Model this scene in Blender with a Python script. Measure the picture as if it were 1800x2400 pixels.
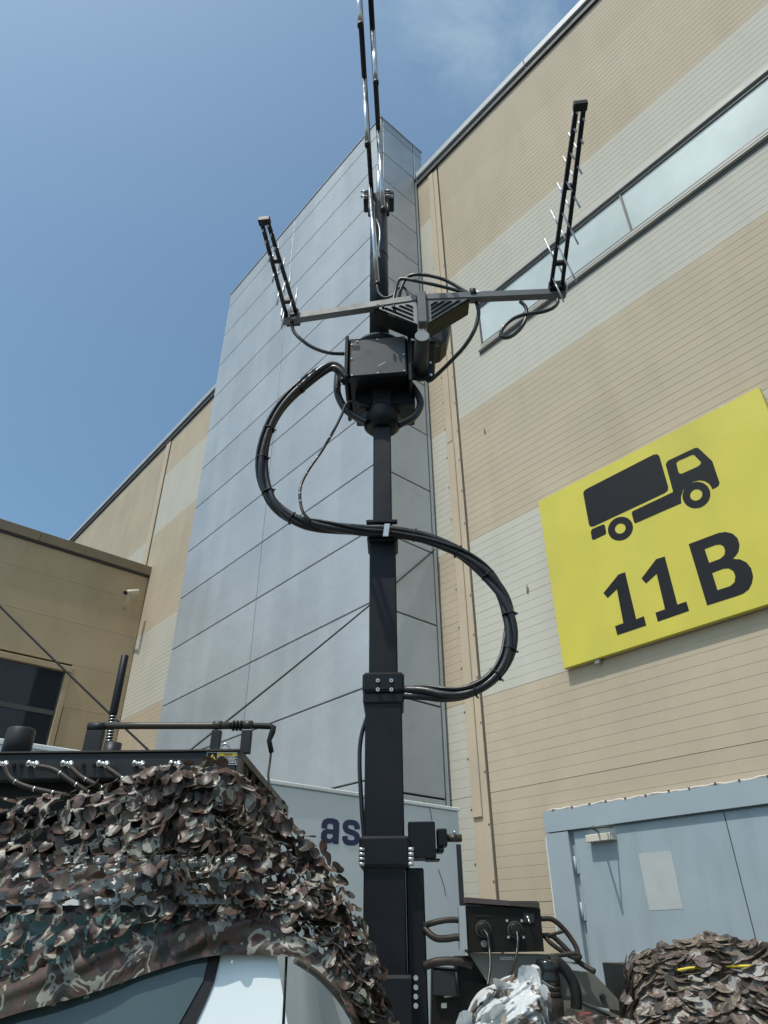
import bpy, bmesh, math, random
from mathutils import Vector, Matrix, noise

# ------------------------------------------------------------------ clear
for o in list(bpy.data.objects):
    bpy.data.objects.remove(o)
scene = bpy.context.scene
COL = scene.collection
RND = random.Random(7)

# ------------------------------------------------------------------ camera
CAM = Vector((0.0, 0.0, 1.6))
RIGHT = Vector((0.65680, 0.75404, -0.00630)).normalized()
FWD = Vector((-0.63514, 0.55769, 0.53440)).normalized()
RIGHT = (RIGHT - FWD * RIGHT.dot(FWD)).normalized()
DOWN = FWD.cross(RIGHT).normalized()
FPX = 1598.85                      # focal length in pixels of the 1800 px wide photograph
cd = bpy.data.cameras.new('camera')
cam = bpy.data.objects.new('camera', cd)
COL.objects.link(cam)
cd.sensor_fit = 'HORIZONTAL'
cd.sensor_width = 36.0
cd.lens = 36.0 * FPX / 1800.0
cd.clip_start = 0.05
cd.clip_end = 3000.0
m3 = Matrix((RIGHT, -DOWN, -FWD)).transposed()
cam.matrix_world = Matrix.Translation(CAM) @ m3.to_4x4()
scene.camera = cam

# ------------------------------------------------------------------ light
SUN = Vector((0.12, -1.0, 2.1)).normalized()        # towards the sun
world = bpy.data.worlds.new('World')
scene.world = world
world.use_nodes = True
wt = world.node_tree
wt.nodes.clear()
w_out = wt.nodes.new('ShaderNodeOutputWorld')
w_bg = wt.nodes.new('ShaderNodeBackground')
w_sky = wt.nodes.new('ShaderNodeTexSky')
w_sky.sky_type = 'NISHITA'
w_sky.sun_disc = False
w_sky.sun_elevation = math.asin(SUN.z)
w_sky.sun_rotation = math.atan2(SUN.x, SUN.y)
w_sky.air_density = 1.0
w_sky.dust_density = 2.4
w_sky.ozone_density = 1.6
w_bg.inputs['Strength'].default_value = 0.15
# thin wisps of cloud
w_tc = wt.nodes.new('ShaderNodeTexCoord')
w_map = wt.nodes.new('ShaderNodeMapping')
w_map.inputs['Location'].default_value = (0.34, 0.11, 0.05)
w_map.inputs['Scale'].default_value = (1.0, 1.0, 1.5)
w_n1 = wt.nodes.new('ShaderNodeTexNoise')
w_n1.inputs['Scale'].default_value = 6.0
w_n1.inputs['Detail'].default_value = 8
w_n1.inputs['Roughness'].default_value = 0.62
w_n1.inputs['Distortion'].default_value = 0.35
w_rmp = wt.nodes.new('ShaderNodeMapRange')
w_rmp.inputs['From Min'].default_value = 0.40
w_rmp.inputs['From Max'].default_value = 0.75
w_rmp.inputs['To Min'].default_value = 0.0
w_rmp.inputs['To Max'].default_value = 0.55
w_mix = wt.nodes.new('ShaderNodeMix')
w_mix.data_type = 'RGBA'
w_mix.inputs['B'].default_value = (4.2, 4.6, 5.2, 1)
L = wt.links.new
L(w_tc.outputs['Generated'], w_map.inputs['Vector'])
L(w_map.outputs['Vector'], w_n1.inputs['Vector'])
L(w_n1.outputs['Fac'], w_rmp.inputs['Value'])
# the bank lies round one direction of the sky
w_nrm = wt.nodes.new('ShaderNodeVectorMath'); w_nrm.operation = 'NORMALIZE'
w_dot = wt.nodes.new('ShaderNodeVectorMath'); w_dot.operation = 'DOT_PRODUCT'
w_dot.inputs[1].default_value = (RIGHT * ((1140 - 900) / FPX) + DOWN * ((-60 - 1200) / FPX) + FWD).normalized()
w_msk = wt.nodes.new('ShaderNodeMapRange'); w_msk.interpolation_type = 'SMOOTHSTEP'
w_msk.inputs['From Min'].default_value = 0.986
w_msk.inputs['From Max'].default_value = 0.9985
w_mul = wt.nodes.new('ShaderNodeMath'); w_mul.operation = 'MULTIPLY'
L(w_tc.outputs['Generated'], w_nrm.inputs[0]); L(w_nrm.outputs['Vector'], w_dot.inputs[0])
L(w_dot.outputs['Value'], w_msk.inputs['Value'])
L(w_rmp.outputs['Result'], w_mul.inputs[0]); L(w_msk.outputs['Result'], w_mul.inputs[1])
L(w_mul.outputs['Value'], w_mix.inputs['Factor'])
L(w_sky.outputs['Color'], w_mix.inputs['A'])
w_tint = wt.nodes.new('ShaderNodeMix'); w_tint.data_type = 'RGBA'; w_tint.blend_type = 'MULTIPLY'
w_tint.inputs['Factor'].default_value = 1.0
w_tint.inputs['B'].default_value = (0.90, 1.10, 1.07, 1)
L(w_mix.outputs['Result'], w_tint.inputs['A'])
L(w_tint.outputs['Result'], w_bg.inputs['Color'])
L(w_bg.outputs['Background'], w_out.inputs['Surface'])

sl = bpy.data.lights.new('sun', 'SUN')
sl.energy = 3.0
sl.angle = math.radians(0.53)
sl.color = (1.0, 0.95, 0.87)
so = bpy.data.objects.new('sun', sl)
COL.objects.link(so)
so.rotation_euler = SUN.to_track_quat('Z', 'Y').to_euler()

scene.view_settings.view_transform = 'Standard'
scene.view_settings.look = 'None'
scene.view_settings.exposure = 0.0
scene.view_settings.gamma = 1.0
scene.view_settings.use_curve_mapping = False
scene.cycles.max_bounces = 6

# ------------------------------------------------------------------ where things stand
# The hall's front wall is the plane y = 7 with x along it; the pickup has its own axes:
# A runs along its side (to the right), U across it (away from the camera).
ORG = Vector((-2.171, 1.236, 0.0))
A = Vector((0.672, 0.740, 0.0)).normalized()
U = Vector((-A.y, A.x, 0.0))
Z = Vector((0, 0, 1))

def V(a, u, z):
    return ORG + A * a + U * u + Z * z

def sight(px, py):
    return RIGHT * ((px - 900) / FPX) + DOWN * ((py - 1200) / FPX) + FWD

def on_plane(px, py, n, k):
    d = sight(px, py)
    return CAM + d * ((k - n.dot(CAM)) / n.dot(d))

def on_wall(px, py, y=7.0):
    return on_plane(px, py, Vector((0, 1, 0)), y)

def on_side(px, py, x):
    return on_plane(px, py, Vector((1, 0, 0)), x)

def on_level(px, py, z):
    return on_plane(px, py, Z, z)

def on_veh(px, py, u):
    return on_plane(px, py, U, U.dot(ORG) + u)

def survey(x0, y0, k, u):
    """points read off an enlarged piece of the photograph, on the plane u of the pickup"""
    return lambda a, b, uu=u: on_veh(x0 + a * k, y0 + b * k, uu)

def local(p):
    q = p - ORG
    return q.dot(A), q.dot(U), q.z

# ------------------------------------------------------------------ materials
MATS = {}
def new_mat(name):
    m = bpy.data.materials.new(name)
    m.use_nodes = True
    nt = m.node_tree
    return m, nt, nt.nodes['Principled BSDF']

def mat(name, col, rough=0.6, metal=0.0, var=0.12, scale=4.0, bump=0.0, bscale=60.0, spec=0.5, bdist=0.01,
        stretch=None, dirt=None, rnd=0.0, rvar=0.1, coat=0.0):
    """paint / metal / rubber: base colour with mottling, optional streaks of dirt, fine relief"""
    if name in MATS:
        return MATS[name]
    m, nt, p = new_mat(name)
    N, Lk = nt.nodes.new, nt.links.new
    geo = N('ShaderNodeNewGeometry')
    mp = N('ShaderNodeMapping')
    mp.inputs['Scale'].default_value = stretch or (1, 1, 1)
    Lk(geo.outputs['Position'], mp.inputs['Vector'])
    n1 = N('ShaderNodeTexNoise')
    n1.inputs['Scale'].default_value = scale
    n1.inputs['Detail'].default_value = 6
    n1.inputs['Roughness'].default_value = 0.6
    Lk(mp.outputs['Vector'], n1.inputs['Vector'])
    mr = N('ShaderNodeMapRange')
    mr.inputs['From Min'].default_value = 0.25
    mr.inputs['From Max'].default_value = 0.75
    mr.inputs['To Min'].default_value = 1 - var
    mr.inputs['To Max'].default_value = 1 + var
    Lk(n1.outputs['Fac'], mr.inputs['Value'])
    val = mr.outputs['Result']
    if rnd:
        oi = N('ShaderNodeObjectInfo')
        r2 = N('ShaderNodeMapRange')
        r2.inputs['To Min'].default_value = 1 - rnd
        r2.inputs['To Max'].default_value = 1 + rnd
        Lk(oi.outputs['Random'], r2.inputs['Value'])
        mu = N('ShaderNodeMath'); mu.operation = 'MULTIPLY'
        Lk(val, mu.inputs[0]); Lk(r2.outputs['Result'], mu.inputs[1])
        val = mu.outputs[0]
    mx = N('ShaderNodeMix'); mx.data_type = 'RGBA'; mx.blend_type = 'MULTIPLY'
    mx.inputs['Factor'].default_value = 1.0
    mx.inputs['A'].default_value = (*col, 1)
    Lk(val, mx.inputs['B'])
    colout = mx.outputs['Result']
    if dirt:
        dcol, damt, dscale, dstr = dirt
        mp2 = N('ShaderNodeMapping'); mp2.inputs['Scale'].default_value = dstr
        Lk(geo.outputs['Position'], mp2.inputs['Vector'])
        n2 = N('ShaderNodeTexNoise'); n2.inputs['Scale'].default_value = dscale
        n2.inputs['Detail'].default_value = 5
        Lk(mp2.outputs['Vector'], n2.inputs['Vector'])
        r3 = N('ShaderNodeMapRange')
        r3.inputs['From Min'].default_value = 0.48; r3.inputs['From Max'].default_value = 0.75
        r3.inputs['To Max'].default_value = damt
        Lk(n2.outputs['Fac'], r3.inputs['Value'])
        m2 = N('ShaderNodeMix'); m2.data_type = 'RGBA'
        m2.inputs['B'].default_value = (*dcol, 1)
        Lk(r3.outputs['Result'], m2.inputs['Factor']); Lk(colout, m2.inputs['A'])
        colout = m2.outputs['Result']
    Lk(colout, p.inputs['Base Color'])
    r4 = N('ShaderNodeMapRange')
    r4.inputs['From Min'].default_value = 0.25; r4.inputs['From Max'].default_value = 0.75
    r4.inputs['To Min'].default_value = max(0.02, rough - rvar); r4.inputs['To Max'].default_value = min(1, rough + rvar)
    Lk(n1.outputs['Fac'], r4.inputs['Value'])
    Lk(r4.outputs['Result'], p.inputs['Roughness'])
    p.inputs['Metallic'].default_value = metal
    p.inputs['Specular IOR Level'].default_value = spec
    if coat:
        p.inputs['Coat Weight'].default_value = coat
        p.inputs['Coat Roughness'].default_value = 0.05
    if bump:
        nb = N('ShaderNodeTexNoise'); nb.inputs['Scale'].default_value = bscale; nb.inputs['Detail'].default_value = 4
        Lk(geo.outputs['Position'], nb.inputs['Vector'])
        bp = N('ShaderNodeBump'); bp.inputs['Strength'].default_value = bump; bp.inputs['Distance'].default_value = bdist
        Lk(nb.outputs['Fac'], bp.inputs['Height']); Lk(bp.outputs['Normal'], p.inputs['Normal'])
    MATS[name] = m
    return m

def glass_mat(name, col, rough=0.06, spec=0.6, var=0.15, scale=1.2):
    m = mat(name, col, rough=rough, var=var, scale=scale, spec=spec, rvar=0.03, stretch=(1, 1, 0.6))
    return m

def camo_mat(name, scale, cols, gloss=0.39, each=0.05):
    m, nt, p = new_mat(name)
    N, Lk = nt.nodes.new, nt.links.new
    geo = N('ShaderNodeNewGeometry')
    n1 = N('ShaderNodeTexNoise'); n1.inputs['Scale'].default_value = scale
    n1.inputs['Detail'].default_value = 3.5; n1.inputs['Roughness'].default_value = 0.55
    n1.inputs['Distortion'].default_value = 0.6
    Lk(geo.outputs['Position'], n1.inputs['Vector'])
    rp = N('ShaderNodeValToRGB'); rp.color_ramp.interpolation = 'CONSTANT'
    e = rp.color_ramp.elements
    e[0].position = 0.0; e[0].color = (*cols[0][1], 1)
    e[1].position = cols[1][0]; e[1].color = (*cols[1][1], 1)
    for pos, c in cols[2:]:
        q = e.new(pos); q.color = (*c, 1)
    oi = N('ShaderNodeObjectInfo')
    sh = N('ShaderNodeMapRange'); sh.inputs['To Min'].default_value = -each; sh.inputs['To Max'].default_value = each
    Lk(oi.outputs['Random'], sh.inputs['Value'])
    ad = N('ShaderNodeMath'); ad.operation = 'ADD'
    Lk(n1.outputs['Fac'], ad.inputs[0]); Lk(sh.outputs['Result'], ad.inputs[1])
    Lk(ad.outputs['Value'], rp.inputs['Fac'])
    n2 = N('ShaderNodeTexNoise'); n2.inputs['Scale'].default_value = scale * 7; n2.inputs['Detail'].default_value = 3
    Lk(geo.outputs['Position'], n2.inputs['Vector'])
    mr = N('ShaderNodeMapRange'); mr.inputs['From Min'].default_value = 0.3; mr.inputs['From Max'].default_value = 0.7
    mr.inputs['To Min'].default_value = 0.85; mr.inputs['To Max'].default_value = 1.15
    Lk(n2.outputs['Fac'], mr.inputs['Value'])
    mx = N('ShaderNodeMix'); mx.data_type = 'RGBA'; mx.blend_type = 'MULTIPLY'; mx.inputs['Factor'].default_value = 1
    Lk(rp.outputs['Color'], mx.inputs['A']); Lk(mr.outputs['Result'], mx.inputs['B'])
    Lk(mx.outputs['Result'], p.inputs['Base Color'])
    p.inputs['Roughness'].default_value = gloss
    p.inputs['Specular IOR Level'].default_value = 0.45
    # thin plastic-coated cloth: a little light comes through
    tr = N('ShaderNodeBsdfTranslucent')
    Lk(mx.outputs['Result'], tr.inputs['Color'])
    ms = N('ShaderNodeMixShader'); ms.inputs['Fac'].default_value = 0.12
    out = nt.nodes['Material Output']
    Lk(p.outputs['BSDF'], ms.inputs[1]); Lk(tr.outputs['BSDF'], ms.inputs[2]); Lk(ms.outputs['Shader'], out.inputs['Surface'])
    nb = N('ShaderNodeTexNoise'); nb.inputs['Scale'].default_value = 90
    Lk(geo.outputs['Position'], nb.inputs['Vector'])
    bp = N('ShaderNodeBump'); bp.inputs['Strength'].default_value = 0.15; bp.inputs['Distance'].default_value = 0.004
    Lk(nb.outputs['Fac'], bp.inputs['Height']); Lk(bp.outputs['Normal'], p.inputs['Normal'])
    return m

BEIGE = mat('beige cladding paint', (0.505, 0.42, 0.31), 0.78, spec=0.22, var=0.08, scale=0.9, rnd=0.035, bump=0.05, bscale=25,
            dirt=((0.30, 0.23, 0.15), 0.22, 1.6, (1.3, 1.3, 0.25)))
PALE = mat('pale cladding paint', (0.545, 0.515, 0.44), 0.78, spec=0.22, var=0.06, scale=0.9, rnd=0.025, bump=0.05, bscale=25,
           dirt=((0.40, 0.37, 0.30), 0.22, 1.6, (1.3, 1.3, 0.25)))
WINGP = mat('ochre cladding paint', (0.50, 0.385, 0.24), 0.78, spec=0.2, var=0.09, scale=0.8, rnd=0.04, bump=0.05, bscale=25,
            dirt=((0.28, 0.20, 0.11), 0.25, 1.3, (1.3, 1.3, 0.3)))
TRIM = mat('beige sheet trim', (0.53, 0.435, 0.32), 0.7, spec=0.25, var=0.08, scale=1.5)
DARKGAP = mat('dark joint', (0.035, 0.033, 0.03), 0.9, var=0.2)
COPING = mat('zinc coping', (0.42, 0.44, 0.45), 0.5, metal=0.05, var=0.1, scale=2)
COPE_DARK = mat('dark eaves board', (0.055, 0.055, 0.06), 0.7, var=0.15)
COPE_BROWN = mat('brown coping sheet', (0.22, 0.165, 0.10), 0.6, var=0.15, scale=2)
ALU = mat('grey aluminium composite', (0.42, 0.445, 0.465), 0.4, metal=0.15, var=0.12, scale=0.5, rnd=0.05, bump=0.55, bscale=0.9, bdist=0.06,
          dirt=((0.58, 0.60, 0.60), 0.4, 1.1, (1.6, 1.6, 0.16)))
ROOFM = mat('roof membrane', (0.18, 0.18, 0.18), 0.9)
PANE_PALE = glass_mat('milky window glass', (0.56, 0.62, 0.61), 0.14, 0.5, var=0.28, scale=0.55)  # mottling paints cloudy sky reflections into the milky glass colour
PANE_DARK = glass_mat('dark window glass', (0.03, 0.034, 0.042), 0.05, 0.5)
STEEL_FRAME = mat('dark window frame', (0.09, 0.09, 0.085), 0.5)
SILLM = mat('window sill sheet', (0.42, 0.41, 0.37), 0.6)
YELLOW = mat('yellow sign face', (0.65, 0.56, 0.07), 0.4, var=0.06, scale=1.5, dirt=((0.5, 0.45, 0.10), 0.3, 2.5, (1, 1, 0.4)))
INK = mat('black sign print', (0.015, 0.016, 0.019), 0.6, var=0.08, spec=0.2)
DOORB = mat('grey blue door paint', (0.345, 0.405, 0.44), 0.42, var=0.05, scale=2.2, dirt=((0.27, 0.31, 0.33), 0.55, 4, (1.5, 1.5, 0.4)))
DOORF = mat('grey blue frame sheet', (0.345, 0.40, 0.43), 0.45, var=0.05, scale=1.6)
WHITEEDGE = mat('white edge strip', (0.75, 0.77, 0.78), 0.4)
CAULK = mat('white sealing foam', (0.62, 0.55, 0.49), 0.8, var=0.2, scale=20)
PAPER = mat('blank paper sheet', (0.46, 0.48, 0.47), 0.7, var=0.06, scale=8)
CREAMBOX = mat('cream metal casing', (0.62, 0.58, 0.47), 0.45)
TRUCKW = mat('white truck panel', (0.68, 0.72, 0.73), 0.35, var=0.04, scale=1.0, dirt=((0.45, 0.47, 0.47), 0.2, 3, (1, 1, 0.3)))
TRUCKRAIL = mat('white truck rail', (0.8, 0.8, 0.8), 0.3)
LETTER = mat('dark blue lettering', (0.022, 0.026, 0.095), 0.5, var=0.05)
CARW = mat('white car paint', (0.76, 0.81, 0.81), 0.25, var=0.015, coat=0.6, rvar=0.03)
CARGLASS = glass_mat('car window glass', (0.055, 0.085, 0.087), 0.04, 0.7)
RUBBER = mat('black rubber', (0.014, 0.014, 0.014), 0.55, var=0.2, scale=20, spec=0.3)
MAST = mat('black anodised mast', (0.0075, 0.008, 0.011), 0.45, metal=0.0, var=0.25, scale=6, spec=0.28)
MASTG = mat('satin black aluminium', (0.012, 0.013, 0.016), 0.42, metal=0.0, var=0.25, scale=8, spec=0.22)
PLATE = mat('grey black cover plate', (0.05, 0.052, 0.055), 0.45, var=0.1, scale=9)
ARMG = mat('dark grey powder coat', (0.115, 0.119, 0.124), 0.5, var=0.08, scale=12)
CABLE = mat('black cable sheath', (0.017, 0.017, 0.018), 0.33, var=0.2, scale=30, bump=0.08, bscale=140)
CABLEB = mat('worn brown black hose', (0.034, 0.026, 0.021), 0.5, var=0.35, spec=0.3, scale=30, bump=0.1, bscale=120)
CHROME = mat('polished steel', (0.5, 0.5, 0.51), 0.22, metal=1.0, var=0.06, scale=20)
NICKEL = mat('nickel plating', (0.62, 0.60, 0.56), 0.25, metal=1.0, var=0.1, scale=60)
BOLT = mat('zinc bolt', (0.55, 0.55, 0.56), 0.35, metal=0.7, var=0.1, scale=60)
RACKM = mat('charcoal rack paint', (0.026, 0.026, 0.028), 0.45, var=0.2, scale=14, spec=0.3)
RACKB = mat('bronze black paint', (0.06, 0.05, 0.038), 0.45, metal=0.2, var=0.15, scale=14)
OLIVE = mat('olive grey paint', (0.15, 0.142, 0.12), 0.5, var=0.14, scale=9, dirt=((0.13, 0.12, 0.1), 0.4, 9, (1, 1, 1)))
OLIVED = mat('dark olive panel', (0.014, 0.013, 0.010), 0.5, var=0.25, scale=12, spec=0.16)
BLACKP = mat('glossy black plastic', (0.015, 0.015, 0.016), 0.16, var=0.15, scale=12)
LAB_Y = mat('label yellow', (0.75, 0.55, 0.03), 0.5)
LAB_W = mat('label white', (0.7, 0.7, 0.7), 0.5)
LAB_R = mat('label dark red', (0.28, 0.05, 0.02), 0.5)
STRAPY = mat('yellow strap', (0.72, 0.56, 0.03), 0.5)
REDPAINT = mat('red paint mark', (0.42, 0.10, 0.09), 0.5)
SILVERTAPE = mat('silver tape', (0.5, 0.5, 0.5), 0.35, metal=0.6)
ROPE = mat('dark steel rope', (0.02, 0.02, 0.022), 0.5, metal=0.2)
ASPHALT = mat('asphalt', (0.075, 0.073, 0.070), 0.9, var=0.2, scale=1.5, bump=0.5, bscale=180)
CONCRETE = mat('concrete plinth', (0.32, 0.31, 0.29), 0.85, var=0.12, scale=3, bump=0.3, bscale=60)
CAMO = camo_mat('camouflage cloth', 9.0, [(0, (0.028, 0.022, 0.016)), (0.39, (0.030, 0.024, 0.018)), (0.43, (0.100, 0.060, 0.049)),
                (0.505, (0.072, 0.060, 0.042)), (0.555, (0.33, 0.31, 0.265)), (0.605, (0.105, 0.064, 0.052)), (0.66, (0.045, 0.036, 0.027)), (0.70, (0.34, 0.32, 0.28))])
CAMO2 = camo_mat('camouflage cloth drab', 15.0, [(0, (0.05, 0.043, 0.035)), (0.40, (0.155, 0.11, 0.098)), (0.47, (0.075, 0.066, 0.055)),
                 (0.51, (0.22, 0.185, 0.135)), (0.56, (0.18, 0.125, 0.11)), (0.62, (0.36, 0.34, 0.31))], gloss=0.4, each=0.14)
CAMOW = camo_mat('glare white camouflage cloth', 12.0, [(0, (0.16, 0.13, 0.11)), (0.36, (0.60, 0.62, 0.63)), (0.62, (0.50, 0.53, 0.55)), (0.72, (0.2, 0.15, 0.13))], gloss=0.3)  # near-white tones paint sun glare into the camouflage cloth

# ------------------------------------------------------------------ geometry helpers
class G:
    """a growing list of vertices and faces, in world coordinates"""
    def __init__(self):
        self.v, self.f, self.s = [], [], []
    def add(self, vs, fs, smooth=False):
        n = len(self.v)
        self.v += [Vector(p) for p in vs]
        for f in fs:
            self.f.append([i + n for i in f]); self.s.append(smooth)
        return self
    def box(self, c, h, ax=None, bevel=0.0):
        """box of centre c, half sizes h, axes ax"""
        ax = ax or (Vector((1, 0, 0)), Vector((0, 1, 0)), Z)
        c = Vector(c)
        bm = bmesh.new()
        bmesh.ops.create_cube(bm, size=2.0)
        for v in bm.verts:
            v.co = Vector((v.co.x * h[0], v.co.y * h[1], v.co.z * h[2]))
        if bevel:
            bmesh.ops.bevel(bm, geom=list(bm.edges), offset=bevel, segments=1, affect='EDGES', profile=0.5)
        bm.verts.index_update()
        vs = [c + ax[0] * v.co.x + ax[1] * v.co.y + ax[2] * v.co.z for v in bm.verts]
        fs = [[v.index for v in f.verts] for f in bm.faces]
        bm.free()
        if ax[0].cross(ax[1]).dot(ax[2]) < 0:
            fs = [f[::-1] for f in fs]
        return self.add(vs, fs)
    def prism(self, poly, off):
        """polygon (list of points) pushed along the vector off"""
        off = Vector(off)
        p = [Vector(q) for q in poly]
        n = len(p)
        nor = Vector((0, 0, 0))
        for i in range(n):
            nor += (p[i] - p[0]).cross(p[(i + 1) % n] - p[0])
        if nor.dot(off) > 0:
            p = p[::-1]
        fs = [list(range(n)), list(range(2 * n - 1, n - 1, -1))]
        for i in range(n):
            j = (i + 1) % n
            fs.append([j, i, i + n, j + n])
        return self.add(p + [q + off for q in p], fs)
    def tube(self, pts, r, seg=10, caps=True, smooth=True):
        pts = [Vector(p) for p in pts]
        n = len(pts)
        rs = r if isinstance(r, (list, tuple)) else [r] * n
        t0 = (pts[1] - pts[0]).normalized()
        ref = Z if abs(t0.z) < 0.9 else Vector((1, 0, 0))
        nx = t0.cross(ref).normalized()
        vs, fs = [], []
        for i in range(n):
            t = (pts[min(i + 1, n - 1)] - pts[max(i - 1, 0)]).normalized()
            nx = (nx - t * nx.dot(t)).normalized()
            ny = t.cross(nx)
            for k in range(seg):
                an = 2 * math.pi * k / seg
                vs.append(pts[i] + (nx * math.cos(an) + ny * math.sin(an)) * rs[i])
        for i in range(n - 1):
            for k in range(seg):
                k2 = (k + 1) % seg
                fs.append([i * seg + k, i * seg + k2, (i + 1) * seg + k2, (i + 1) * seg + k])
        self.add(vs, fs, smooth)
        if caps:
            b = len(self.v) - len(vs)
            self.f.append([b + k for k in range(seg)][::-1]); self.s.append(False)
            self.f.append([b + (n - 1) * seg + k for k in range(seg)]); self.s.append(False)
        return self
    def cyl(self, p0, p1, r0, r1=None, seg=16):
        return self.tube([p0, p1], [r0, r0 if r1 is None else r1], seg)
    def ball(self, c, r, seg=10, rings=6, sq=(1, 1, 1)):
        vs, fs = [], []
        c = Vector(c)
        for i in range(rings + 1):
            th = math.pi * i / rings
            for k in range(seg):
                ph = 2 * math.pi * k / seg
                vs.append(c + Vector((math.sin(th) * math.cos(ph) * r * sq[0], math.sin(th) * math.sin(ph) * r * sq[1], math.cos(th) * r * sq[2])))
        for i in range(rings):
            for k in range(seg):
                k2 = (k + 1) % seg
                fs.append([i * seg + k, (i + 1) * seg + k, (i + 1) * seg + k2, i * seg + k2])
        return self.add(vs, fs, True)
    def mesh(self, name, m, base=Vector((0, 0, 0))):
        me = bpy.data.meshes.new(name)
        me.from_pydata([v - base for v in self.v], [], self.f)
        me.polygons.foreach_set('use_smooth', self.s)
        for mm in (m if isinstance(m, (list, tuple)) else [m]):
            me.materials.append(mm)
        me.update()
        return me

def thing(name, label, cat, loc=(0, 0, 0), group=None, kind=None):
    o = bpy.data.objects.new(name, None)
    o.empty_display_size = 0.1
    COL.objects.link(o)
    o.location = loc
    tag(o, label, cat, group, kind)
    o['base'] = list(loc)
    return o

def tag(o, label=None, cat=None, group=None, kind=None):
    if label: o['label'] = label
    if cat: o['category'] = cat
    if group: o['group'] = group
    if kind: o['kind'] = kind
    return o

def base_of(o):
    while o.parent: o = o.parent
    return Vector(o.location)

def part(name, g, m, parent, label=None, kind=None):
    o = bpy.data.objects.new(name, g.mesh(name, m, base_of(parent)))
    COL.objects.link(o)
    o.parent = parent
    if label: o['label'] = label
    if kind: o['kind'] = kind
    return o

def solo(name, g, m, label=None, cat=None, loc=None, group=None, kind=None):
    """a thing that is one mesh"""
    if loc is None:
        lo = Vector([min(v[i] for v in g.v) for i in range(3)]); hi = Vector([max(v[i] for v in g.v) for i in range(3)])
        loc = Vector(((lo.x + hi.x) / 2, (lo.y + hi.y) / 2, lo.z))
    loc = Vector(loc)
    o = bpy.data.objects.new(name, g.mesh(name, m, loc))
    COL.objects.link(o)
    o.location = loc
    return tag(o, label, cat, group, kind)

def inst(name, me, parent, loc, rotz=0.0, label=None, rot=None):
    """another piece that shares its mesh; loc in world coordinates"""
    o = bpy.data.objects.new(name, me)
    COL.objects.link(o)
    o.parent = parent
    o.location = Vector(loc) - base_of(parent)
    if rot is not None: o.rotation_euler = rot
    else: o.rotation_euler = (0, 0, rotz)
    if label: o['label'] = label
    return o

def smooth_path(pts, per=6):
    pts = [Vector(p) for p in pts]
    out = []
    n = len(pts)
    for i in range(n - 1):
        p0, p1, p2, p3 = pts[max(i - 1, 0)], pts[i], pts[i + 1], pts[min(i + 2, n - 1)]
        for k in range(per):
            t = k / per
            out.append(0.5 * ((2 * p1) + (p2 - p0) * t + (2 * p0 - 5 * p1 + 4 * p2 - p3) * t * t + (3 * p1 - p0 - 3 * p2 + p3) * t ** 3))
    out.append(pts[-1])
    return out

def filled(loops, to3d, off):
    """flat shape with holes: loops of 2-D points, mapped by to3d and given the depth off"""
    cu = bpy.data.curves.new('outline', 'CURVE')
    cu.dimensions = '2D'; cu.fill_mode = 'BOTH'
    for lp in loops:
        sp = cu.splines.new('POLY'); sp.points.add(len(lp) - 1)
        for q, (x, y) in zip(sp.points, lp): q.co = (x, y, 0, 1)
        sp.use_cyclic_u = True
    ob = bpy.data.objects.new('outline', cu)
    COL.objects.link(ob)
    dg = bpy.context.evaluated_depsgraph_get()
    me = bpy.data.meshes.new_from_object(ob.evaluated_get(dg))
    g = G()
    bm = bmesh.new(); bm.from_mesh(me)
    bmesh.ops.remove_doubles(bm, verts=bm.verts, dist=1e-4)
    bm.verts.index_update()
    vs = [to3d(v.co.x, v.co.y) for v in bm.verts]
    off = Vector(off)
    n = len(vs)
    fs = []
    for f in bm.faces:
        ids = [v.index for v in f.verts]
        nor = (vs[ids[1]] - vs[ids[0]]).cross(vs[ids[2]] - vs[ids[0]])
        if nor.dot(off) < 0: ids = ids[::-1]
        fs.append([i + n for i in ids])
    for e in bm.edges:
        if len(e.link_faces) == 1:
            a, b = e.verts[0].index, e.verts[1].index
            fs.append([a, b, b + n, a + n])
    g.add(vs + [v + off for v in vs], fs)
    bm.free()
    bpy.data.objects.remove(ob); bpy.data.curves.remove(cu); bpy.data.meshes.remove(me)
    return g

def ring(cx, cy, rx, ry, n=28, tilt=0.0):
    out = []
    for k in range(n):
        an = 2 * math.pi * k / n
        x, y = rx * math.cos(an), ry * math.sin(an)
        out.append((cx + x * math.cos(tilt) - y * math.sin(tilt), cy + x * math.sin(tilt) + y * math.cos(tilt)))
    return out

VAX = (A, U, Z)                    # the pickup's axes for boxes
def vbox(g, a0, a1, u0, u1, z0, z1, bevel=0.0):
    return g.box(V((a0 + a1) / 2, (u0 + u1) / 2, (z0 + z1) / 2), (abs(a1 - a0) / 2, abs(u1 - u0) / 2, abs(z1 - z0) / 2), VAX, bevel)
def wbox(g, x0, x1, y0, y1, z0, z1, bevel=0.0):
    return g.box(((x0 + x1) / 2, (y0 + y1) / 2, (z0 + z1) / 2), (abs(x1 - x0) / 2, abs(y1 - y0) / 2, abs(z1 - z0) / 2), None, bevel)

# ================================================================== SETTING
g = G()
g.add([(-400, -400, 0), (400, -400, 0), (400, 400, 0), (-400, 400, 0)], [[0, 1, 2, 3]])
solo('ground', g, ASPHALT, kind='structure')

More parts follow.
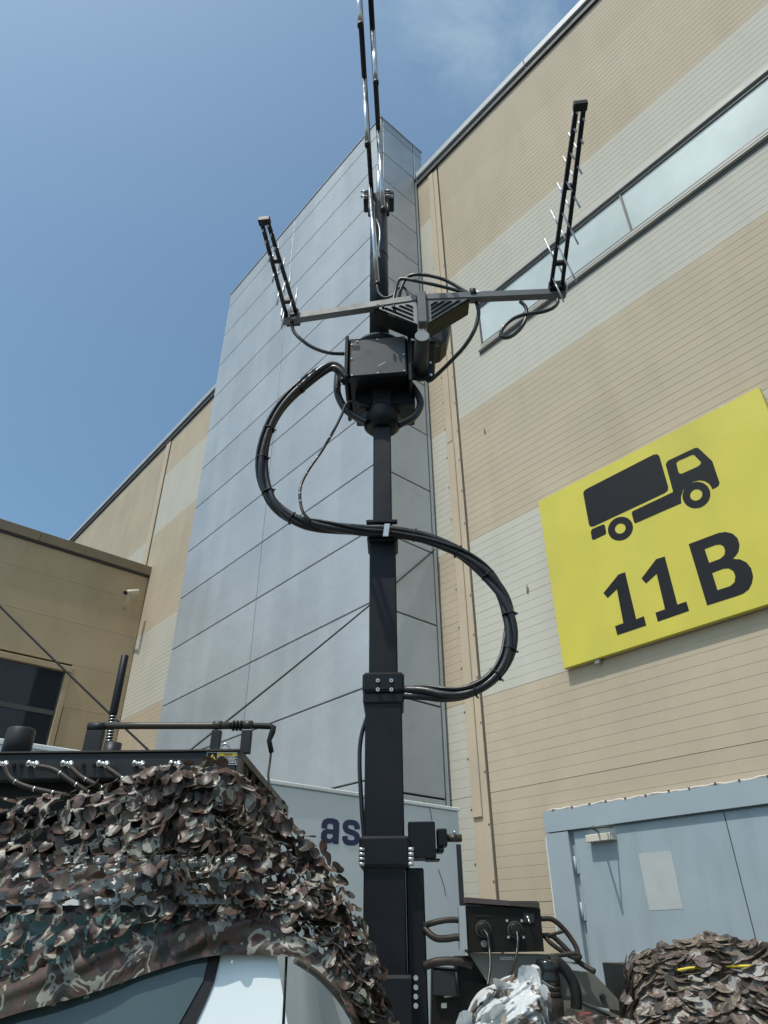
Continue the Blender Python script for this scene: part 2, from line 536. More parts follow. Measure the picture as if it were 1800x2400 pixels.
# ---- grooved sandwich panel: 1.2 m high, a fine groove every 12 cm
def panel_mesh(name, w, m, h=1.2, gap=0.006, pitch=0.12, groove=0.008, depth=0.0024, thick=0.05):
    g = G()
    prof = [(0.0, gap / 2)]
    k = 1
    while k * pitch < h - 0.02:
        z = k * pitch
        prof += [(0.0, z - groove / 2), (depth, z - 0.002), (depth, z + 0.002), (0.0, z + groove / 2)]
        k += 1
    prof.append((0.0, h - gap / 2))
    n = len(prof)
    vs, fs = [], []
    for x in (gap / 2, w - gap / 2):
        vs += [(x, y, z) for y, z in prof] + [(x, thick, prof[-1][1]), (x, thick, prof[0][1])]
    N = n + 2
    for i in range(N):
        j = (i + 1) % N
        fs.append([i, i + N, j + N, j])
    fs.append(list(range(N))); fs.append(list(range(2 * N - 1, N - 1, -1)))
    g.add(vs, fs)
    return g.mesh(name, m)

WY = 7.0                                        # front face of the hall
ROW0 = -0.44                                    # z of the lowest joint: joints at ROW0 + 1.2086 k
RH = 1.2086
def row_z(k): return ROW0 + RH * k              # k=3 3.19, 4 4.39, 5 5.60, 6 6.81, 7 8.02, 8 9.23, 9 10.44, 10 11.65, 11 12.85, 12 14.06, 13 15.27, 14 16.48

hall = thing('exhibition_hall', 'huge beige and pale banded hall wall behind the mast and doors', 'hall', (-12, 7, 0))
g = G(); wbox(g, -34, 10, WY + 0.06, WY + 0.3, 0, 16.9); wbox(g, -34, 10, WY + 0.3, 30, 0, 16.6)
part('wall', g, DARKGAP, hall)
bay_b = [(-5.99, 2.0), (2.0, 9.9)]                # right of the vertical joint
bay_a = [(-19.40, -13.4), (-6.75, -6.30)]         # between the joints
bay_c = [(-25.4, -19.44), (-31.4, -25.4)]
def colour_b(z):                                 # colour by row, right-hand bays
    if z > 12.7: return BEIGE
    if z > 9.1: return PALE
    if z > 6.7: return BEIGE
    if z > 4.2: return PALE
    return BEIGE
def colour_a(z):
    if z > 14.7: return BEIGE
    if z > 12.5: return PALE
    if z > 9.1: return BEIGE
    if z > 6.7: return PALE
    if z > 4.2: return BEIGE
    return PALE
def colour_l(z):
    if z > 14.7: return BEIGE
    if z > 12.6: return PALE
    if z > 9.1: return BEIGE
    if z > 6.7: return PALE
    return BEIGE
pm = {}
def place_panel(x0, x1, k, m):
    h = RH
    z = row_z(k)
    if z + h > 16.86: h = 16.86 - z
    if z < 0: z, h = 0.0, row_z(k) + RH
    key = (round(x1 - x0, 3), m.name, round(h, 3))
    if key not in pm: pm[key] = panel_mesh('cladding_panel', x1 - x0, m, h)
    inst('cladding_panel', pm[key], hall, (x0, WY, z))
WIN_X0 = -5.33
for k in range(0, 15):
    z = row_z(k) + 0.3
    for x0, x1 in bay_b:
        if k == 9:
            continue
        place_panel(x0, x1, k, colour_b(z))
    if k == 9:
        place_panel(-5.99, WIN_X0, k, PALE)
    for i, (x0, x1) in enumerate(bay_a):
        place_panel(x0, x1, k, colour_a(z) if i else colour_l(z))
    if k > 8:
        for x0, x1 in bay_c:
            place_panel(x0, x1, k, PALE if 10.5 < z < 12.6 else BEIGE)
# folded trim beside the joint
g = G(); wbox(g, -6.297, -6.03, WY - 0.006, WY + 0.05, 0, 16.83)
part('joint_trim', g, TRIM, hall)
g = G()
wbox(g, -6.292, -6.135, WY - 0.034, WY - 0.008, 2.92, 8.86, 0.012)
part('joint_trim', g, TRIM, hall)
g = G(); wbox(g, -6.288, -6.15, WY - 0.03, WY - 0.008, 8.868, 16.8, 0.012)
part('joint_trim', g, TRIM, hall)
g = G(); wbox(g, -19.75, -19.42, WY - 0.05, WY - 0.008, 9.5, 16.8, 0.012)
part('joint_trim', g, TRIM, hall)
# rivets up the trim
g0 = G(); g0.tube([(0, -0.004, 0), (0, 0.004, 0)], 0.011, 8)
rm = g0.mesh('rivet', STEEL_FRAME)
for i in range(22):
    inst('rivet', rm, hall, (-6.325, WY - 0.004, 0.55 + i * 0.62))
    inst('rivet', rm, hall, (-6.045, WY - 0.010, 0.35 + i * 0.62))
# coping
for x0, x1 in [(-34, -25.5), (-25.49, -19.5), (-19.49, -13.0), (-6.62, -3.33), (-3.32, 1.8), (1.81, 10)]:
    g = G(); wbox(g, x0, x1, WY - 0.10, WY + 0.45, 17.06, 17.27, 0.012)
    part('roof_coping', g, COPING, hall)
g = G(); wbox(g, -34, 10, WY - 0.055, WY + 0.4, 16.87, 17.056)
part('eaves_board', g, COPE_DARK, hall)
# long high window with its sills
win = part('window', (lambda q: wbox(q, WIN_X0, 9.9, WY + 0.055, WY + 0.06, 10.45, 11.64))(G()), STEEL_FRAME, hall)
for x0, x1 in [(WIN_X0 + 0.03, -2.352), (-2.32, 2.0), (2.03, 6.0), (6.03, 9.85)]:
    g = G(); wbox(g, x0, x1, WY + 0.02, WY + 0.035, 10.565, 11.45)
    part('pane', g, PANE_PALE, win)
g = G()
wbox(g, WIN_X0, 9.9, WY - 0.035, WY + 0.04, 11.525, 11.64, 0.004)
part('frame', g, SILLM, win)
g = G(); wbox(g, WIN_X0, 9.9, WY - 0.004, WY + 0.04, 10.50, 10.56)  # dark strip painting the shade in the gap below the panes
part('frame', g, STEEL_FRAME, win)
g = G(); wbox(g, WIN_X0, 9.9, WY - 0.004, WY + 0.04, 11.455, 11.522)  # dark strip painting the recess shadow along the top of the glass
part('frame', g, STEEL_FRAME, win)
g = G(); wbox(g, WIN_X0 - 0.05, 9.9, WY - 0.012, WY - 0.004, 10.315, 10.372)  # dark strip painting the shadow under the lower sill
part('frame', g, STEEL_FRAME, win)
g = G(); wbox(g, WIN_X0, 9.9, WY - 0.035, WY + 0.04, 10.445, 10.495, 0.004)
part('sill', g, SILLM, win)
g = G(); wbox(g, WIN_X0 - 0.05, 9.9, WY - 0.055, WY - 0.004, 10.375, 10.41, 0.004)
part('sill', g, SILLM, win)
for xm in (-2.336, 2.015, 6.015):
    g = G(); wbox(g, xm - 0.015, xm + 0.015, WY + 0.0, WY + 0.034, 10.565, 11.45)
    part('mullion', g, STEEL_FRAME, win)

# ---- double steel door in the hall
DX0, DX1 = -5.16, -1.25
g = G(); wbox(g, DX0 + 0.06, DX1, WY - 0.02, WY - 0.009, 0.1, 2.66)
wbox(g, DX0, DX1, WY - 0.09, WY - 0.009, 2.64, 2.855)
frame = part('door_frame', g, DOORF, hall)
g = G(); wbox(g, DX0 + 0.002, DX0 + 0.30, WY - 0.085, WY - 0.0215, 0.02, 2.628)
part('jamb', g, DOORF, frame)
g = G(); wbox(g, DX0 - 0.018, DX0 - 0.001, WY - 0.075, WY - 0.009, 0.02, 2.60)
part('edge_strip', g, WHITEEDGE, frame)
# wavy bead of foam along the top, with nail heads
pts = []
for i in range(60):
    x = DX0 + 0.08 + (DX1 - DX0 - 0.1) * i / 59
    pts.append((x, WY - 0.075, 2.862 + 0.006 * math.sin(i * 1.9) + 0.004 * math.sin(i * 0.7)))
part('sealing_bead', G().tube(pts, 0.011, 6), CAULK, frame)
g0 = G(); g0.tube([(0, -0.012, 0), (0, 0.012, 0)], 0.010, 8)
nm = g0.mesh('nail_head', STEEL_FRAME)
for i in range(12):
    inst('nail_head', nm, hall, (DX0 + 0.16 + i * 0.235 + RND.uniform(-0.03, 0.03), WY - 0.085, 2.865 + RND.uniform(-0.004, 0.006)))
SEAM = -3.12
for x0, x1, lab in [(DX0 + 0.345, SEAM - 0.004, 'left leaf with closer and pasted paper'), (SEAM + 0.004, DX1 - 0.1, None)]:
    g = G(); wbox(g, x0, x1, WY - 0.045, WY - 0.021, 0.03, 2.622, 0.003)
    d = part('door', g, DOORB, hall, lab)
    if lab:
        for zz in (2.29, 1.86, 1.1, 0.5):
            g = G()
            g.cyl((DX0 + 0.322, WY - 0.055, zz - 0.09), (DX0 + 0.322, WY - 0.055, zz + 0.09), 0.013, seg=10)
            wbox(g, DX0 + 0.335, DX0 + 0.36, WY - 0.052, WY - 0.0455, zz - 0.075, zz + 0.075)
            part('hinge', g, DOORF, d)
        c0 = on_wall(1379, 1959, 6.90); c1 = on_wall(1446, 1955, 6.90)
        zc = 2.525
        g = G(); wbox(g, -4.612, -4.292, WY - 0.135, WY - 0.046, zc - 0.035, zc + 0.035, 0.005)
        part('closer', g, CREAMBOX, d)
        g = G()
        tip = Vector((-4.33, WY - 0.39, zc + 0.062))
        g.tube([Vector((-4.46, WY - 0.10, zc + 0.052)), tip - Z * 0.01], 0.011, 6)
        a2 = Vector((-4.29, WY - 0.10, zc + 0.085))
        g.tube([tip, a2], 0.009, 6)
        g.cyl(tip - Z * 0.02, tip + Z * 0.015, 0.014, seg=8)
        part('closer_arm', g, STEEL_FRAME, d)
        g = G(); wbox(g, -4.335, -4.33, WY - 0.139, WY - 0.1355, zc - 0.03, zc + 0.03)
        part('closer_cover', g, STEEL_FRAME, d)
        q = [on_wall(1250 + a * .3315, 1800 + b * .3315, WY - 0.047) for a, b in [(742, 605), (972, 585), (1058, 995), (822, 1008)]]
        g = G(); g.prism(q, (0, 0.0012, 0))
        part('pasted_paper', g, PAPER, d)
g = G()
for i in range(40):
    x = SEAM + 0.002 * math.sin(i * 2.3)
    wbox(g, x - 0.006, x + 0.006, WY - 0.0415, WY - 0.0212, 0.03 + i * 0.0648, 0.03 + (i + 1) * 0.0648)
part('door_seam', g, DARKGAP, hall)

# ---- hand-sized scuffs on the wall
for px, py in ((1237, 1380), (1136, 1012)):
    p = on_wall(px, py, WY - 0.002)
    g = G()
    for i in range(7):
        dx, dz = RND.uniform(-0.02, 0.02), RND.uniform(-0.06, 0.06)
        wbox(g, p.x + dx - 0.006, p.x + dx + 0.006, WY - 0.004, WY - 0.001, p.z + dz - 0.025, p.z + dz + 0.025)
    part('scuff', g, COPE_BROWN, hall)

# ---- panel-clad tower in front of the hall
TX0, TX1, TY = -13.72, -6.65, 5.84
tower = thing('panel_tower', 'tall grey tower clad in large flat metal panels, standing against the hall', 'tower', (-10.2, TY + 0.6, 0))
g = G(); wbox(g, TX0 + 0.05, TX1 - 0.05, TY + 0.05, 7.2, 0, 18.45); wbox(g, TX0 + 0.05, TX1 - 0.3, 7.2, 9.6, 0, 18.4)
part('core', g, DARKGAP, tower)
def flat_panel(x0, x1, y0, y1, z0, z1):
    g = G(); wbox(g, x0, x1, y0, y1, z0, z1, 0.006); return g
front = [0.0, 0.93, 2.14, 3.35, 4.56, 5.79, 7.02, 8.24, 9.46, 10.67, 11.88, 13.08, 14.29, 15.5, 16.71, 17.9, 18.5]
for z0, z1 in zip(front, front[1:]):
    for x0, x1 in ((TX0, -10.27), (-10.27, TX1)):
        part('facade_panel', flat_panel(x0 + 0.011, x1 - 0.011, TY, TY + 0.045, z0 + 0.011, z1 - 0.011), ALU, tower)
side = [0.0, 0.77, 1.97, 3.18, 4.39, 5.61, 6.84, 8.03, 9.24, 10.42, 11.6, 12.78, 13.87, 14.94, 16.0, 17.05, 18.18, 18.5]
for z0, z1 in zip(side, side[1:]):
    part('facade_panel', flat_panel(TX1 - 0.045, TX1, TY + 0.06, 6.87, z0 + 0.013, z1 - 0.013), ALU, tower)
    if z0 > 16.9:
        part('facade_panel', flat_panel(TX1 - 0.045, TX1, 6.895, 7.17, z0 + 0.013, z1 - 0.013), ALU, tower)
g = G(); wbox(g, TX1 - 0.04, TX1 - 0.004, 6.895, 6.955, 0, 16.95)
part('edge_profile', g, ALU, tower)
g = G(); wbox(g, TX0 - 0.02, TX1 + 0.015, TY - 0.02, 7.2, 18.505, 18.54)
part('coping', g, COPING, tower)

# ---- ochre wing at the left
WX = -19.03
wing = thing('side_wing', 'lower ochre wing in shade with a dark window, left of the tower', 'building', (WX - 4, 2, 0))
g = G(); wbox(g, -40, WX - 0.06, -6, 6.93, 0, 11.2)
part('wall', g, DARKGAP, wing)
wpm = {}
WWY1, WWZ1 = 5.27, 7.86                           # window: right end and top
def wing_panel(y0, y1, z0, z1):
    key = (round(y1 - y0, 3), round(z1 - z0, 3))
    if key not in wpm: wpm[key] = panel_mesh('cladding_panel', y1 - y0, WINGP, z1 - z0, pitch=0.10, groove=0.013)
    inst('cladding_panel', wpm[key], wing, (WX, y0, z0), math.pi / 2)
zs = [0, 1.09, 2.25, 3.42, 4.58, 5.74, 6.91, 8.06, 9.22, 10.38, 11.2]
for z0, z1 in zip(zs, zs[1:]):
    if z1 > 8.0:
        for y0, y1 in ((5.40, 6.985), (-0.6, 5.40), (-6.0, -0.6)) if z1 < 8.1 else ((0.9, 6.985), (-6.0, 0.9)):
            if z1 < 8.1 and y1 < 5.5: continue
            wing_panel(y0, y1, z0, z1)
    else:
        wing_panel(5.43, 6.985, z0, z1)
        if z1 < 5: wing_panel(-6, 5.40, z0, z1)
wing_panel(-6, 5.40, 8.0, 8.06) if False else None
g = G(); wbox(g, WX - 0.08, WX + 0.06, -6, 5.42, 7.83, 7.985, 0.01)
part('lintel', g, WINGP, wing)
g = G(); wbox(g, WX - 0.08, WX + 0.03, WWY1, WWY1 + 0.14, 4.6, 7.826, 0.01)
part('jamb', g, WINGP, wing)
ww = part('window', wbox(G(), WX - 0.07, WX - 0.055, -6, WWY1 - 0.002, 4.58, 7.826), STEEL_FRAME, wing)
for z0, z1 in ((4.62, 6.655), (6.785, 7.80)):
    part('pane', wbox(G(), WX - 0.05, WX - 0.04, -6, WWY1 - 0.05, z0, z1), PANE_DARK, ww)
part('transom', wbox(G(), WX - 0.05, WX - 0.02, -6, WWY1 - 0.004, 6.66, 6.78), STEEL_FRAME, ww)
for y0, y1 in ((-6, 3.68), (3.69, 7.0)):
    part('roof_coping', wbox(G(), WX - 0.5, WX + 0.09, y0, y1, 11.26, 11.56, 0.01), COPE_BROWN, wing)
part('eaves_board', wbox(G(), WX - 0.4, WX + 0.05, -6, 6.95, 11.205, 11.258), COPE_DARK, wing)

# ---- CCTV camera near the corner of the wing
cc = thing('security_camera', 'small cream security camera on a bracket high on the ochre wing', 'camera', (WX, 6.75, 10.3))
c0 = on_side(296, 1389, WX + 0.45); c1 = on_side(324, 1387, WX + 0.42)
g = G(); g.tube([c0, c0 + (c1 - c0) * 0.3, c1], [0.075, 0.085, 0.085], 12)
part('housing', g, CREAMBOX, cc)
g = G(); g.tube([c0 + (c0 - c1).normalized() * 0.06, c0 + (c1 - c0) * 0.1], 0.06, 12)
part('lens_hood', g, RUBBER, cc)
g = G(); cm = c0 + (c1 - c0) * 0.25
g.tube([cm - Z * 0.05, cm - Z * 0.28, Vector((WX, cm.y + 0.1, cm.z - 0.34))], 0.03, 8)
part('bracket', g, CREAMBOX, cc)

# ---- big yellow loading-bay sign on the hall
SY = WY - 0.095
sign = thing('loading_bay_sign', 'big yellow sign with a black truck symbol and 11B on the hall', 'sign', (-3.1, SY, 4.4))
c = [on_wall(px, py, SY) for px, py in ((1261.5, 1175), (1778.7, 907), (1323, 1567))]
sx0, sx1, sz1, sz0 = c[0].x, c[1].x, (c[0].z + c[1].z) / 2, c[2].z
g = G(); wbox(g, sx0, sx1, SY, WY - 0.03, sz0, sz1, 0.004)
part('board', g, YELLOW, sign)
def sgn(a, b): return on_wall(1200 + a * 600 / 1659, 880 + b * 600 / 1659, SY - 0.0005)
INKO = (0, -0.0025, 0)
part('digit', filled([[(593, 1410), (690, 1290), (733, 1275), (805, 1580), (855, 1560), (870, 1620), (683, 1683), (668, 1625), (722, 1605), (680, 1385), (620, 1442)]], sgn, INKO), INK, sign)
part('digit', filled([[(840, 1315), (935, 1190), (990, 1173), (1072, 1485), (1130, 1465), (1148, 1525), (945, 1595), (930, 1537), (992, 1515), (938, 1285), (868, 1348)]], sgn, INKO), INK, sign)
part('letter', filled([[(1145, 1093), (1340, 1020), (1385, 1014), (1430, 1025), (1462, 1055), (1474, 1095), (1468, 1140), (1450, 1168), (1430, 1188), (1480, 1192), (1520, 1212), (1550, 1250), (1562, 1300), (1555, 1345), (1535, 1385), (1500, 1412), (1460, 1428), (1265, 1490)],
    [(1248, 1125), (1320, 1098), (1350, 1095), (1372, 1108), (1382, 1135), (1376, 1165), (1350, 1188), (1278, 1215)],
    [(1297, 1280), (1370, 1252), (1405, 1250), (1435, 1268), (1448, 1300), (1443, 1340), (1415, 1365), (1332, 1392)]], sgn, INKO), INK, sign)
part('truck_symbol_box', filled([[(462, 765), (470, 745), (490, 732), (915, 514), (940, 510), (955, 522), (1012, 720), (1010, 745), (990, 762), (530, 978), (510, 980), (500, 970)]], sgn, INKO), INK, sign)
part('truck_symbol_cab', filled([[(997, 580), (1003, 562), (1015, 550), (1185, 470), (1200, 468), (1212, 474), (1298, 555), (1345, 695), (1340, 712), (1328, 722), (1298, 738), (1290, 720), (1275, 700), (1250, 685), (1215, 679), (1175, 688), (1135, 712), (1108, 745), (1095, 785), (1097, 828), (800, 958), (790, 948), (776, 895), (782, 880), (1045, 755)],
    [(1065, 570), (1075, 555), (1165, 515), (1180, 515), (1190, 525), (1225, 562), (1222, 575), (1205, 590), (1100, 637), (1085, 635), (1078, 625)]], sgn, INKO), INK, sign)
part('truck_symbol_bumper', filled([[(511, 1012), (520, 995), (590, 965), (602, 970), (611, 1020), (605, 1030), (530, 1066), (518, 1060)]], sgn, INKO), INK, sign)
part('truck_symbol_wheel', filled([ring(1195, 775, 92, 84, tilt=-0.5), ring(1194, 774, 41, 36, tilt=-0.5)], sgn, INKO), INK, sign)
part('truck_symbol_wheel', filled([ring(703, 993, 84, 74, tilt=-0.6), ring(702, 992, 36, 32, tilt=-0.6)], sgn, INKO), INK, sign)
for fx in (0.10, 0.30, 0.42, 0.86):
    g = G(); x = sx0 + (sx1 - sx0) * fx
    if fx != 0.30: wbox(g, x - 0.035, x + 0.035, SY + 0.01, WY - 0.002, sz1 + 0.001, sz1 + 0.025)
    else: wbox(g, sx0 + 0.42, sx0 + 0.48, SY + 0.02, WY - 0.002, sz0 - 0.045, sz0 - 0.001)
    part('clip', g, SILLM, sign)

# ---- white box truck in front of the tower
TXS = -4.6
truck = thing('box_truck', 'white box truck with dark lettering parked behind the pickup', 'truck', (TXS - 1.2, 1.5, 0))
ye = on_side(1078, 1950, TXS).y
zt = on_side(785, 1850, TXS).z
g = G(); wbox(g, TXS - 2.3, TXS, -2.2, ye, 0.95, zt - 0.03, 0.01)
part('cargo_box', g, TRUCKW, truck)
g = G(); wbox(g, TXS - 2.3, TXS + 0.012, -2.2, ye + 0.01, zt - 0.029, zt, 0.004)
part('top_rail', g, TRUCKRAIL, truck)
g = G(); wbox(g, TXS - 1.9, TXS - 0.4, -4.2, ye, 0.6, 0.94)
part('chassis', g, RUBBER, truck)
g = G()
prof = [(-4.6, 0.45), (-2.25, 0.45), (-2.25, 2.5), (-3.6, 2.5), (-4.35, 1.6), (-4.6, 1.4)]
g.prism([(TXS - 0.1, y, z) for y, z in prof], (-2.1, 0, 0))
cabp = part('cab', g, TRUCKW, truck)
g = G(); g.prism([(TXS - 0.095, y, z) for y, z in [(-4.1, 1.6), (-2.6, 1.6), (-2.6, 2.3), (-3.55, 2.3)]], (-0.02, 0, 0))
part('window', g, PANE_DARK, cabp)
for yy in (-3.6, 3.2):
    for xx in (TXS - 0.15, TXS - 2.15):
        g = G(); g.cyl((xx - 0.13, yy, 0.42), (xx + 0.13, yy, 0.42), 0.42, seg=24)
        wh = part('wheel', g, RUBBER, truck)
        g = G(); g.cyl((xx - 0.135, yy, 0.42), (xx + 0.135, yy, 0.42), 0.22, seg=18)
        part('rim', g, SILVERTAPE, wh)

def ribbon(pts, w):
    """outline of a stroke of width w through pts"""
    n = len(pts); lft, rgt = [], []
    for i in range(n):
        x0, y0 = pts[max(i - 1, 0)]; x1, y1 = pts[min(i + 1, n - 1)]
        d = math.hypot(x1 - x0, y1 - y0); nx, ny = -(y1 - y0) / d, (x1 - x0) / d
        x, y = pts[i]
        lft.append((x + nx * w / 2, y + ny * w / 2)); rgt.append((x - nx * w / 2, y - ny * w / 2))
    return lft + rgt[::-1]
def tl(a, b): return on_side(600 + a * 550 / 1659, 1850 + b * 550 / 1659, TXS + 0.001)
def sm2(pts, per=4):
    return [(p.x, p.y) for p in smooth_path([(x, y, 0) for x, y in pts], per)]
LO = (0.0015, 0, 0)
part('letter', filled([
    [(462, 275), (464, 240), (478, 215), (505, 203), (545, 205), (575, 215), (590, 240), (588, 270), (583, 388), (542, 385), (541, 372), (525, 382), (497, 383), (470, 370), (458, 345), (460, 312), (475, 288), (500, 279), (545, 284), (547, 256), (535, 244), (515, 243), (504, 252), (503, 279)],
    [(505, 314), (543, 318), (541, 340), (525, 350), (508, 348), (499, 335)]], tl, LO), LETTER, truck)
part('letter', filled([ribbon(sm2([(716, 283), (712, 256), (693, 238), (655, 234), (634, 248), (634, 277), (650, 294), (690, 310), (712, 326), (713, 358), (694, 377), (650, 375), (632, 360), (628, 330)]), 39)], tl, LO), LETTER, truck)
# scratches on the box end
for pts in ([(853, 1232), (915, 1300), (940, 1425)], [(1005, 1935), (1040, 2030), (1072, 2140), (1080, 2205)]):
    g = G(); g.tube(smooth_path([on_side(800 + a * .226, 1600 + b * .226, TXS + 0.002) for a, b in pts], 5), 0.0025, 5)
    part('loose_wire', g, RUBBER, truck)

# ---- two steel ropes, both tied to the truck roof
tie = on_side(392, 1800, -6.52)
part('tie_post', G().cyl((tie.x, tie.y, zt - 0.02), tie + Z * 0.06, 0.03, seg=10), RUBBER, truck)
for pts, lab in (([on_side(-300, 1112, -8.2), tie], 'dark rope rising from the truck to the upper left'),
                 ([on_side(1019, 1288, TX1 + 0.012), tie], 'dark rope rising from the truck to the tower corner behind the mast')):
    a, b = pts
    P = [a + (b - a) * t - Z * (0.10 * 4 * t * (1 - t) * 0.4) for t in [i / 14 for i in range(15)]]
    solo('steel_rope', G().tube(P, 0.012, 6), ROPE, lab, 'rope', group='ropes tied to the post on the truck')

# ================================================================== PICKUP
pk = thing('pickup_truck', 'white pickup truck under a camouflage net, seen at window height', 'pickup', V(-0.4, 0.6, 0))
def extrude_a(sec, a0, a1):
    g = G(); g.prism([V(a0, u, z) for u, z in sec], A * (a1 - a0)); return g
sec = [(-0.24, 0.45), (-0.29, 0.75), (-0.28, 1.0), (-0.235, 1.17), (-0.100, 1.721), (-0.06, 1.80), (0.02, 1.845), (0.2, 1.87)]
sec = sec + [(1.2 - u, z) for u, z in sec[::-1]]
def cab_shell(sec, a0, rear):
    g = G(); n = len(sec)
    v0 = [V(a0, u, z) for u, z in sec]; v1 = [V(rear(z), u, z) for u, z in sec]
    fs = [[i, (i + 1) % n, (i + 1) % n + n, i + n] for i in range(n)] + [list(range(n))[::-1], list(range(n, 2 * n))]
    g.add(v0 + v1, fs); return g
part('cab', cab_shell(sec, -1.55, lambda z: 0.315 - max(0, z - 1.45) * 0.62), CARW, pk)
# side plane of the glass house: from (u -.235, z 1.17) to (u -.115, z 1.66)
n_side = (Z * (1.66 - 1.17) + U * (0.12)).cross(A).normalized()
if n_side.dot(U) > 0: n_side = -n_side
def glasshouse(a, z, off=0.0):
    return V(a, -0.235 + (z - 1.17) / 0.49 * 0.12, z) + n_side * off
def gh(px, py, off=0.0):
    p = on_plane(px, py, n_side, n_side.dot(glasshouse(0, 1.17)))
    return p + n_side * off
redge = [gh(516, 2246), gh(503, 2300), gh(480, 2355), gh(440, 2440)]
le = []
for p in redge:
    le.append(local(p))
top = [(-0.72, 1.655)]
poly = [(a, z) for a, u, z in le] + [(le[-1][0] - 0.03, 1.20), (-0.80, 1.20), (-0.64, 1.70), (le[0][0] - 0.02, 1.70)]
g = G(); g.prism([glasshouse(a, z, 0.001) for a, z in poly], n_side * 0.005)
seal = part('window', g, RUBBER, pk, 'rear side window in a black rubber seal')
inner = [(a - 0.022 - 0.008 * i, z) for i, (a, u, z) in enumerate(le)] + [(le[-1][0] - 0.06, 1.225), (-0.77, 1.225), (-0.615, 1.68), (le[0][0] - 0.06, 1.68)]
inner[0] = (le[0][0] - 0.032, le[0][2] - 0.006)
g = G(); g.prism([glasshouse(a, z, 0.0075) for a, z in inner], n_side * 0.002)
part('pane', g, CARGLASS, seal)
g = G(); g.prism([glasshouse(a, z, 0.0098) for a, z in ((-0.74, 1.42), (-0.5, 1.49), (-0.2, 1.565), (-0.06, 1.60), (-0.06, 1.675), (-0.615, 1.675))], n_side * 0.001)  # teal sheet added on the upper pane, painting its brighter sky reflection
part('sky_reflection_band', g, mat('painted teal sky reflection', (0.17, 0.27, 0.26), 0.2, var=0.1), seal)
g = G(); g.prism([glasshouse(a, z, 0.0015) for a, z in [(-1.45, 1.2), (-0.9, 1.2), (-0.75, 1.64), (-1.05, 1.64)]], n_side * 0.006)
part('window', g, CARGLASS, pk)
# gap behind the rear door
g = G(); g.tube([gh(672, 2236, 0.001), gh(668, 2320, 0.001), gh(661, 2460, 0.001)], 0.004, 6)
part('door_gap', g, RUBBER, pk)
g = G(); vbox(g, 0.345, 1.95, -0.27, -0.21, 0.6, 1.2, 0.01); vbox(g, 0.345, 1.95, 1.41, 1.47, 0.6, 1.2, 0.01)
vbox(g, 1.9, 1.955, -0.205, 1.405, 0.6, 1.18, 0.01); vbox(g, 0.345, 1.89, -0.205, 1.405, 0.62, 0.70)
part('load_bed', g, CARW, pk)
sec2 = [(-0.22, 0.45), (-0.28, 0.8), (-0.2, 1.02), (0.0, 1.08)]
sec2 = sec2 + [(1.2 - u, z) for u, z in sec2[::-1]]
part('bonnet', extrude_a(sec2, -2.75, -1.56), CARW, pk)
for aa in (-2.1, 1.15):
    for uu in (-0.18, 1.36):
        g = G(); g.cyl(V(aa, uu - 0.1, 0.37), V(aa, uu + 0.1, 0.37), 0.37, seg=24)
        wh = part('wheel', g, RUBBER, pk)
        g = G(); g.cyl(V(aa, uu - 0.105, 0.37), V(aa, uu + 0.105, 0.37), 0.2, seg=18)
        part('rim', g, SILVERTAPE, wh)

# ---- equipment box on the roof rack
rk = thing('equipment_box', 'long charcoal equipment box with a row of cable sockets on the pickup roof', 'equipment box', V(-0.5, 0.5, 1.87))
g = G(); vbox(g, -1.30, -0.012, 0.0, 0.03, 2.083, 2.168, 0.004); vbox(g, -1.30, -0.03, 0.031, 1.14, 2.09, 2.16)
part('housing', g, RACKM, rk)
g = G(); vbox(g, -1.30, 0.0, -0.008, 1.16, 2.1685, 2.174)
part('lid', g, RACKB, rk)
g = G(); vbox(g, -1.3, -0.02, 0.10, 1.1, 1.99, 2.089); vbox(g, -1.3, 0.0, 0.12, 1.1, 1.89, 1.94)
part('underframe', g, RUBBER, rk)
# lattice on the end that faces right
g = G()
vbox(g, -0.011, 0.004, 0.0, 1.16, 2.145, 2.168); vbox(g, -0.011, 0.004, 0.0, 1.16, 2.02, 2.035); vbox(g, -0.011, 0.004, 1.12, 1.16, 2.036, 2.144)
vbox(g, -0.011, 0.004, 0.0, 0.05, 2.036, 2.144)
part('end_frame', g, RACKB, rk)
for i in range(15):
    u0 = 0.06 + i * 0.071
    g = G()
    s = 0.036 if i % 2 else -0.0
    g.tube([V(-0.004, u0 + (0.045 if i % 2 else 0.0), 2.036), V(-0.004, u0 + (0.0 if i % 2 else 0.045), 2.145)], 0.006, 6)
    part('lattice_bar', g, RACKB, rk)
z1 = survey(0, 1200, 700 / 1659, 0.0)
for cx in (20, 190, 380, 580, 777, 980):
    g = G()
    c = z1(cx - 28, 1396, -0.018); d = z1(cx + 14, 1402, -0.03)
    g.cyl(z1(cx - 28, 1396, 0.001), c, 0.009, seg=10)
    g.ball(c, 0.0115); g.tube([c, d], 0.008, 10); g.ball(d, 0.0135)
    g.cyl(d, z1(cx + 22, 1412, -0.04), 0.010, 0.008, seg=10)
    part('socket', g, NICKEL, rk)
for cx in (75, 115, 462, 520):
    g = G(); g.cyl(z1(cx, 1402, 0.002), z1(cx, 1402, -0.012), 0.006, seg=8)
    part('screw', g, RACKB, rk)
